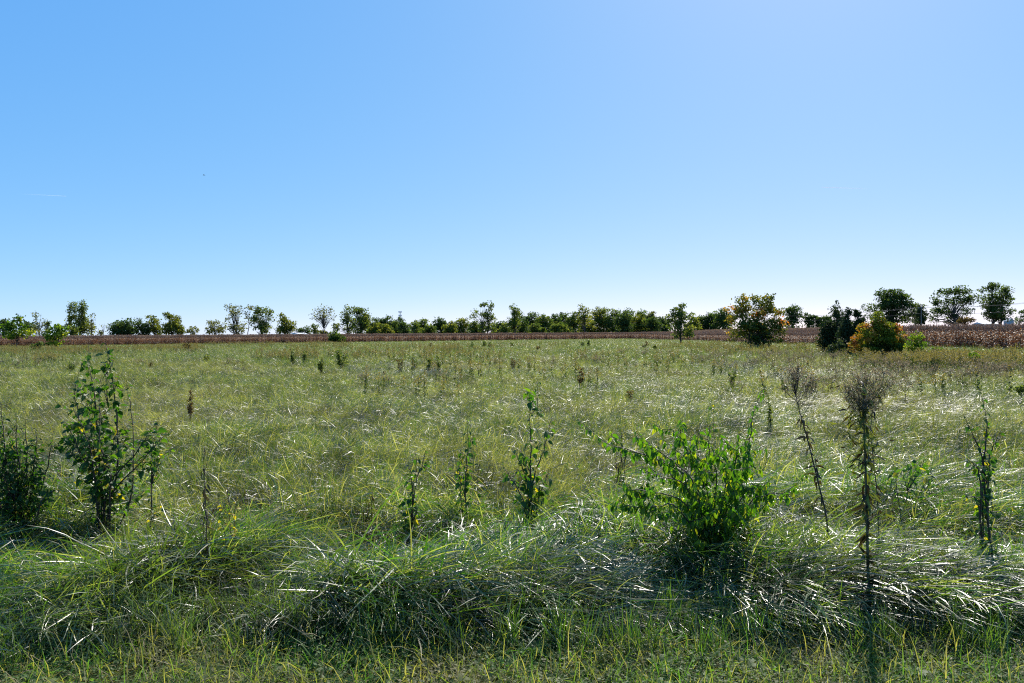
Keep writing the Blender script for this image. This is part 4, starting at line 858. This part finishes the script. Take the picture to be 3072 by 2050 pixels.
# dark bush at the photo edge
B = (50, 1580)
shrub('dark_bush', 'dense dark leafy bush with yellow inner leaves cut by the photo edge', 'shrub', B, [
    [B, (60, 1450, 0), (50, 1330, 0), (45, 1235, 0)], [B, (95, 1450, .1), (110, 1330, .1), (108, 1285, .1)], [B, (20, 1430, 0), (10, 1300, 0), (2, 1205, 0)],
    [B, (-30, 1400, 0), (-30, 1300, .1), (-20, 1260, .1)], [B, (120, 1520, -.2), (150, 1480, -.2), (180, 1465, -.2)], [B, (80, 1420, .2), (80, 1330, .2), (75, 1255, .2)], [B, (130, 1450, .2), (150, 1350, .2), (158, 1310, .2)]],
    'bush', .046, .022, 8, .18, [(50, 1400, 75, 90, 420), (40, 1480, 95, 70, 420), (95, 1490, 60, 50, 200), (10, 1360, 40, 80, 160), (60, 1540, 90, 40, 200)], .010, .5, (.22, .26))
# dry weeds near left of centre
shrub('dry_stalk', 'dark dried weed stalk standing upright in the near grass left of centre', 'weed', (622, 1700), [[(622, 1700), (618, 1560, 0), (612, 1450, 0), (614, 1345, 0)]], 'dead', .05, .03, 8, .10, [], .006, .9, (.25, .25), .25)
shrub('yellowing_weed', 'small yellowing bushy weed beside the dark dried stalk', 'weed', (690, 1660), [[(690, 1660), (690, 1560, 0), (680, 1440, 0)], [(690, 1660), (705, 1560, .05), (712, 1480, .05)], [(690, 1660), (670, 1580, -.05), (655, 1500, -.05)]], 'pear', .035, .03, 6, .14, [], .005, .3, (.85, .15))
shrub('red_stemmed_weed', 'reddish brown curled weed clump low in the grass', 'weed', (1105, 1560), [[(1105, 1560), (1100, 1520, 0), (1095, 1470, 0)], [(1105, 1560), (1115, 1510, 0), (1118, 1475, 0)], [(1105, 1560), (1085, 1530, 0), (1082, 1490, 0)]], 'dead', .055, .03, 3, .1, [], .006, .8, (.45, .25))
# central saplings
shrub('pear_sapling', 'short bushy pear sapling with forked tips, leftmost of the central saplings', 'sapling', (1235, 1580), [
    [(1235, 1580), (1238, 1500, 0), (1232, 1420, 0), (1215, 1355, 0)], [(1235, 1580), (1245, 1460, 0), (1265, 1400, 0), (1278, 1350, 0)], [(1235, 1580), (1240, 1470, .1), (1248, 1400, .1), (1245, 1345, .1)], [(1235, 1580), (1210, 1540, 0), (1200, 1500, 0)]],
    'pear', .05, .028, 5, .14, [(1235, 1520, 34, 40, 36)], .007, .6, (.5, .25))
shrub('pear_sapling', 'slim upright pear sapling between the bushy one and the tallest central one', 'sapling', (1398, 1545), [
    [(1398, 1545), (1397, 1450, 0), (1402, 1370, 0), (1404, 1310, 0), (1400, 1258, 0)], [(1398, 1545), (1380, 1450, .05), (1378, 1390, .05), (1385, 1340, .05)]],
    'pear', .052, .028, 6, .13, [(1392, 1420, 22, 60, 27)], .007, .8, (.52, .25))
shrub('tiny_sapling', 'tiny sapling with a leafy top just right of the slim pear sapling', 'sapling', (1430, 1530), [[(1430, 1530), (1432, 1460, 0), (1440, 1385, 0)]], 'pear', .055, .045, 3, .1, [], .004, .4, (.5, .2), .4)
B = (1592, 1560)
shrub('pear_sapling', 'tallest straight central sapling with drooping large leaves at its tip', 'sapling', B, [
    [B, (1593, 1460, 0), (1592, 1350, 0), (1590, 1260, 0), (1586, 1168, 0)], [B, (1600, 1450, 0), (1625, 1370, .05), (1645, 1300, .05), (1655, 1250, .05)], [B, (1580, 1450, 0), (1555, 1380, -.05), (1540, 1345, -.05)], [B, (1565, 1500, -.1), (1530, 1430, -.1), (1505, 1390, -.1)], [B, (1615, 1500, .1), (1640, 1430, .1), (1650, 1400, .1)]],
    'pear', .066, .038, 5, .15, [(1595, 1470, 44, 55, 54), (1590, 1380, 24, 30, 18), (1590, 1200, 22, 34, 13)], .009, .8, (.48, .25))
shrub('reddish_tipped_sapling', 'small dark sapling with a reddish tip behind the tallest central sapling', 'sapling', (1613, 1250), [[(1613, 1250), (1612, 1200, 0), (1614, 1138, 0)]], 'pear', .085, .05, 4, .2, [(1612, 1235, 12, 10, 7)], .010, .7, (.2, .2))
# big spreading shrub
B = (2130, 1640)
shrub('spreading_shrub', 'wide spreading bright green shrub with long arching leafy branches', 'shrub', B, [
    [B, (2100, 1480, 0), (2010, 1400, .0), (1900, 1352, .0), (1820, 1330, -.05), (1735, 1262, -.05)],
    [B, (2090, 1470, -.2), (2020, 1390, -.2), (1960, 1340, -.2), (1905, 1295, -.2)],
    [B, (2110, 1450, .1), (2060, 1350, .1), (2025, 1300, .1), (2000, 1275, .1)],
    [B, (2120, 1450, .2), (2080, 1370, .2), (2045, 1310, .2), (2048, 1258, .2)],
    [B, (2150, 1450, 0), (2130, 1370, 0), (2125, 1320, 0), (2128, 1275, 0)],
    [B, (2200, 1480, 0), (2240, 1400, 0), (2250, 1320, 0), (2262, 1240, 0), (2287, 1168, 0)],
    [B, (2180, 1470, .15), (2210, 1370, .15), (2215, 1320, .15), (2222, 1290, .15)],
    [B, (2240, 1520, -.1), (2300, 1485, -.1), (2360, 1475, -.1), (2418, 1420, -.1)],
    [B, (2220, 1500, -.2), (2270, 1460, -.2), (2310, 1445, -.2)],
    [B, (2060, 1520, -.2), (1960, 1480, -.25), (1900, 1470, -.25), (1862, 1500, -.3)],
    [B, (2040, 1530, -.3), (1970, 1520, -.35), (1890, 1520, -.35), (1850, 1495, -.35)],
    [B, (2070, 1480, 0), (1990, 1430, 0), (1950, 1420, 0), (1925, 1400, 0)],
    [B, (2180, 1450, -.2), (2160, 1380, -.25), (2140, 1330, -.25)],
    [B, (2230, 1540, .2), (2280, 1520, .2), (2320, 1500, .2)],
    [B, (2100, 1560, .3), (2040, 1440, .4), (1990, 1380, .4)],
    [B, (2180, 1540, .3), (2220, 1440, .4), (2230, 1370, .4)]],
    'vine', .056, .027, 7, .32, [(2130, 1520, 100, 50, 60), (2210, 1520, 75, 60, 70), (2060, 1550, 80, 40, 40), (2130, 1580, 100, 45, 90)], .007, 1.1, (.48, .24), .2, pairs=True)
shrub('slim_sapling', 'slender few leaved sapling just behind the spreading shrub', 'sapling', (2142, 1310), [[(2142, 1310), (2140, 1250, 0), (2145, 1200, 0)]], 'pear', .075, .08, 2, .15, [], .006, .6, (.5, .2), .3)
shrub('dark_weed', 'dark rusty weed clump with a shaded base left of the spreading shrub', 'weed', (1862, 1450), [[(1862, 1450), (1862, 1400, 0), (1868, 1340, 0), (1864, 1290, 0)], [(1862, 1450), (1850, 1400, 0), (1850, 1350, 0)], [(1862, 1450), (1875, 1390, 0), (1880, 1350, 0)]], 'dead', .05, .03, 4, .1, [(1860, 1440, 14, 22, 50)], .006, .9, (.4, .25))
# right sapling
B = (2962, 1650)
shrub('pear_sapling', 'two stemmed pear sapling standing furthest right in the near grass', 'sapling', B, [
    [B, (2958, 1500, 0), (2950, 1380, 0), (2962, 1290, 0), (2955, 1240, 0), (2946, 1192, 0)], [B, (2950, 1480, 0), (2945, 1370, 0), (2910, 1290, 0), (2888, 1235, 0)], [B, (2940, 1450, -.1), (2925, 1400, -.1), (2900, 1375, -.1)], [B, (2965, 1420, .1), (2985, 1330, .1), (3000, 1300, .1)], [B, (2935, 1520, -.1), (2905, 1490, -.1), (2885, 1480, -.1)]],
    'pear', .050, .034, 5, .13, [(2955, 1400, 26, 45, 34), (2958, 1500, 26, 50, 28)], .009, .7, (.42, .24))
shrub('low_sapling', 'low loose sapling with scattered leaves right of the tall seedy weed', 'sapling', (2700, 1560), [[(2700, 1560), (2720, 1500, .2), (2755, 1420, .3), (2775, 1370, .3)], [(2700, 1560), (2760, 1480, .2), (2800, 1440, .2), (2850, 1425, .2)], [(2700, 1560), (2690, 1460, .1), (2680, 1390, .1)]], 'pear', .05, .032, 6, .16, [(2740, 1420, 50, 45, 60)], .006, .4, (.5, .25))

# tall dried composites with seedy plumes
def dried(label, base, stem, plume, nbr, leafrange, seed, hue, name='dried_weed', r0=.008, spread=1.0):
    rng = np.random.default_rng(seed); bx, d = grd(*base, .25); g0 = float(gz(bx, d)); O = np.array([bx, d, g0]); root = empty(name, O, label, 'weed', 'tall dried weeds')
    pts = [np.array([0, 0, -.03])] + [sp(px, py, d) - O for px, py in stem]; P = curve(pts, 24); mb = MB(); mb.tube(P, np.linspace(r0, .0025, len(P)), 6); 
    k = d / F; head = MB(); tipz = P[-1][2]
    for (cx, cy, rx, ry) in plume:
        c = sp(cx, cy, d) - O
        for q in range(nbr):
            v = rng.normal(0, 1, 3); v /= np.linalg.norm(v); e = c + v * np.array([rx, rx, ry]) * k * rng.random() ** .5
            dst = np.hypot(e[0] - np.interp(e[2], P[:, 2], P[:, 0]), e[1]); zb = max(P[-1][2] * .6, min(P[-1][2] * .99, e[2] - .05 - dst * rng.uniform(.5, 1.1))); b = np.array([np.interp(zb, P[:, 2], P[:, q_]) for q_ in (0, 1, 2)])
            m = b * .5 + e * .5 + np.array([e[0] - b[0], e[1] - b[1], 0]) * .12 + rng.normal(0, .012, 3); mb.tube(curve([b, m, e], 6), np.linspace(.0018, .0007, len(curve([b, m, e], 6))), 3)
            for sub in range(4):                    # forked twiglets, each ending in a fluffy head
                e2 = e + rng.normal(0, .028, 3) + [0, 0, .012]; j0 = b + (e - b) * rng.uniform(.55, .9); mb.tube(np.stack([j0, (j0 + e2) / 2 + rng.normal(0, .006, 3), e2]), .0009, 3)
                n = rng.integers(4, 9); off = rng.normal(0, .009, (n, 3)); cards(head, rng, e2 + off, rng.uniform(.003, .0075, n), rng.normal(.6, .25, n))
    L = []
    if hue == 'olive': side_growth(mb, P, rng, L, 34, .25, .88)
    mb.build('stem', M['twig'] if hue == 'dark' else M['olive'], root); head.build('seed_plume', M['seed'], root, smooth=False, kind='stuff')
    n = leafrange[2]
    for q in range(n):
        f = rng.uniform(leafrange[0], leafrange[1]); i = int(f * (len(P) - 1)); a = rng.random() * 6.3; dr = np.array([math.cos(a), math.sin(a), rng.uniform(-1.3, .5)]); dr /= np.linalg.norm(dr)
        t = rng.uniform(0, .4) if (hue == 'dark' or rng.random() < .5 * (f < .6)) else rng.uniform(.55, 1)
        L.append((P[i] + dr * .01, dr, rng.uniform(.03, .095) * (1.1 - .5 * f), rng.normal(0, .9), t))
    put_leaves(root, O, L, 'dead')
def side_growth(mb, P, rng, L, n, z0, z1):
    for q in range(n):                     # short leafy side shoots up the stem
        f = rng.uniform(z0, z1); b = P[int(f * (len(P) - 1))]; a = rng.random() * 6.3; ln = rng.uniform(.06, .20); e = b + np.array([math.cos(a) * ln, math.sin(a) * ln, ln * rng.uniform(.3, 1.3)])
        C_ = curve([b, (b + e) / 2 + [0, 0, -.015], e], 6); mb.tube(C_, np.linspace(.0022, .001, len(C_)), 3)
        for p in C_[2:]:
            dr = np.array([math.cos(a), math.sin(a), -.2]) + rng.normal(0, .7, 3); dr /= np.linalg.norm(dr); L.append((p, dr, rng.uniform(.025, .055), rng.normal(0, .8), rng.uniform(.6, 1) if rng.random() < .65 else rng.uniform(.1, .4)))
M['olive'] = plain('olive_stem', (.13, .12, .05), .7, scale=30)
dried('leaning dark dried weed with a ragged seedy plume, left of the taller straight one', (2492, 1640), [(2480, 1560), (2460, 1470), (2438, 1380), (2420, 1310), (2400, 1240), (2385, 1180)],
      [(2400, 1135, 42, 42), (2375, 1165, 35, 35), (2440, 1160, 30, 35), (2385, 1105, 18, 25)], 11, (.30, .85, 50), 71, 'dark')
dried('tall straight dried weed with a wide seed plume and curled leaves, tallest of the weeds', (2606, 1760), [(2602, 1600), (2598, 1450), (2594, 1330), (2590, 1230), (2592, 1190)],
      [(2570, 1165, 36, 28), (2620, 1160, 38, 30), (2535, 1175, 28, 30), (2660, 1150, 30, 24), (2590, 1190, 36, 24), (2600, 1140, 44, 20), (2570, 1215, 36, 20), (2625, 1215, 30, 20)], 12, (.03, .9, 210), 72, 'olive', r0=.010)
dried('thin second dried stem close behind the tall straight weed', (2640, 1620), [(2632, 1500), (2622, 1400), (2612, 1300), (2618, 1230)], [(2620, 1200, 20, 20)], 8, (.2, .8, 26), 73, 'dark', r0=.005)
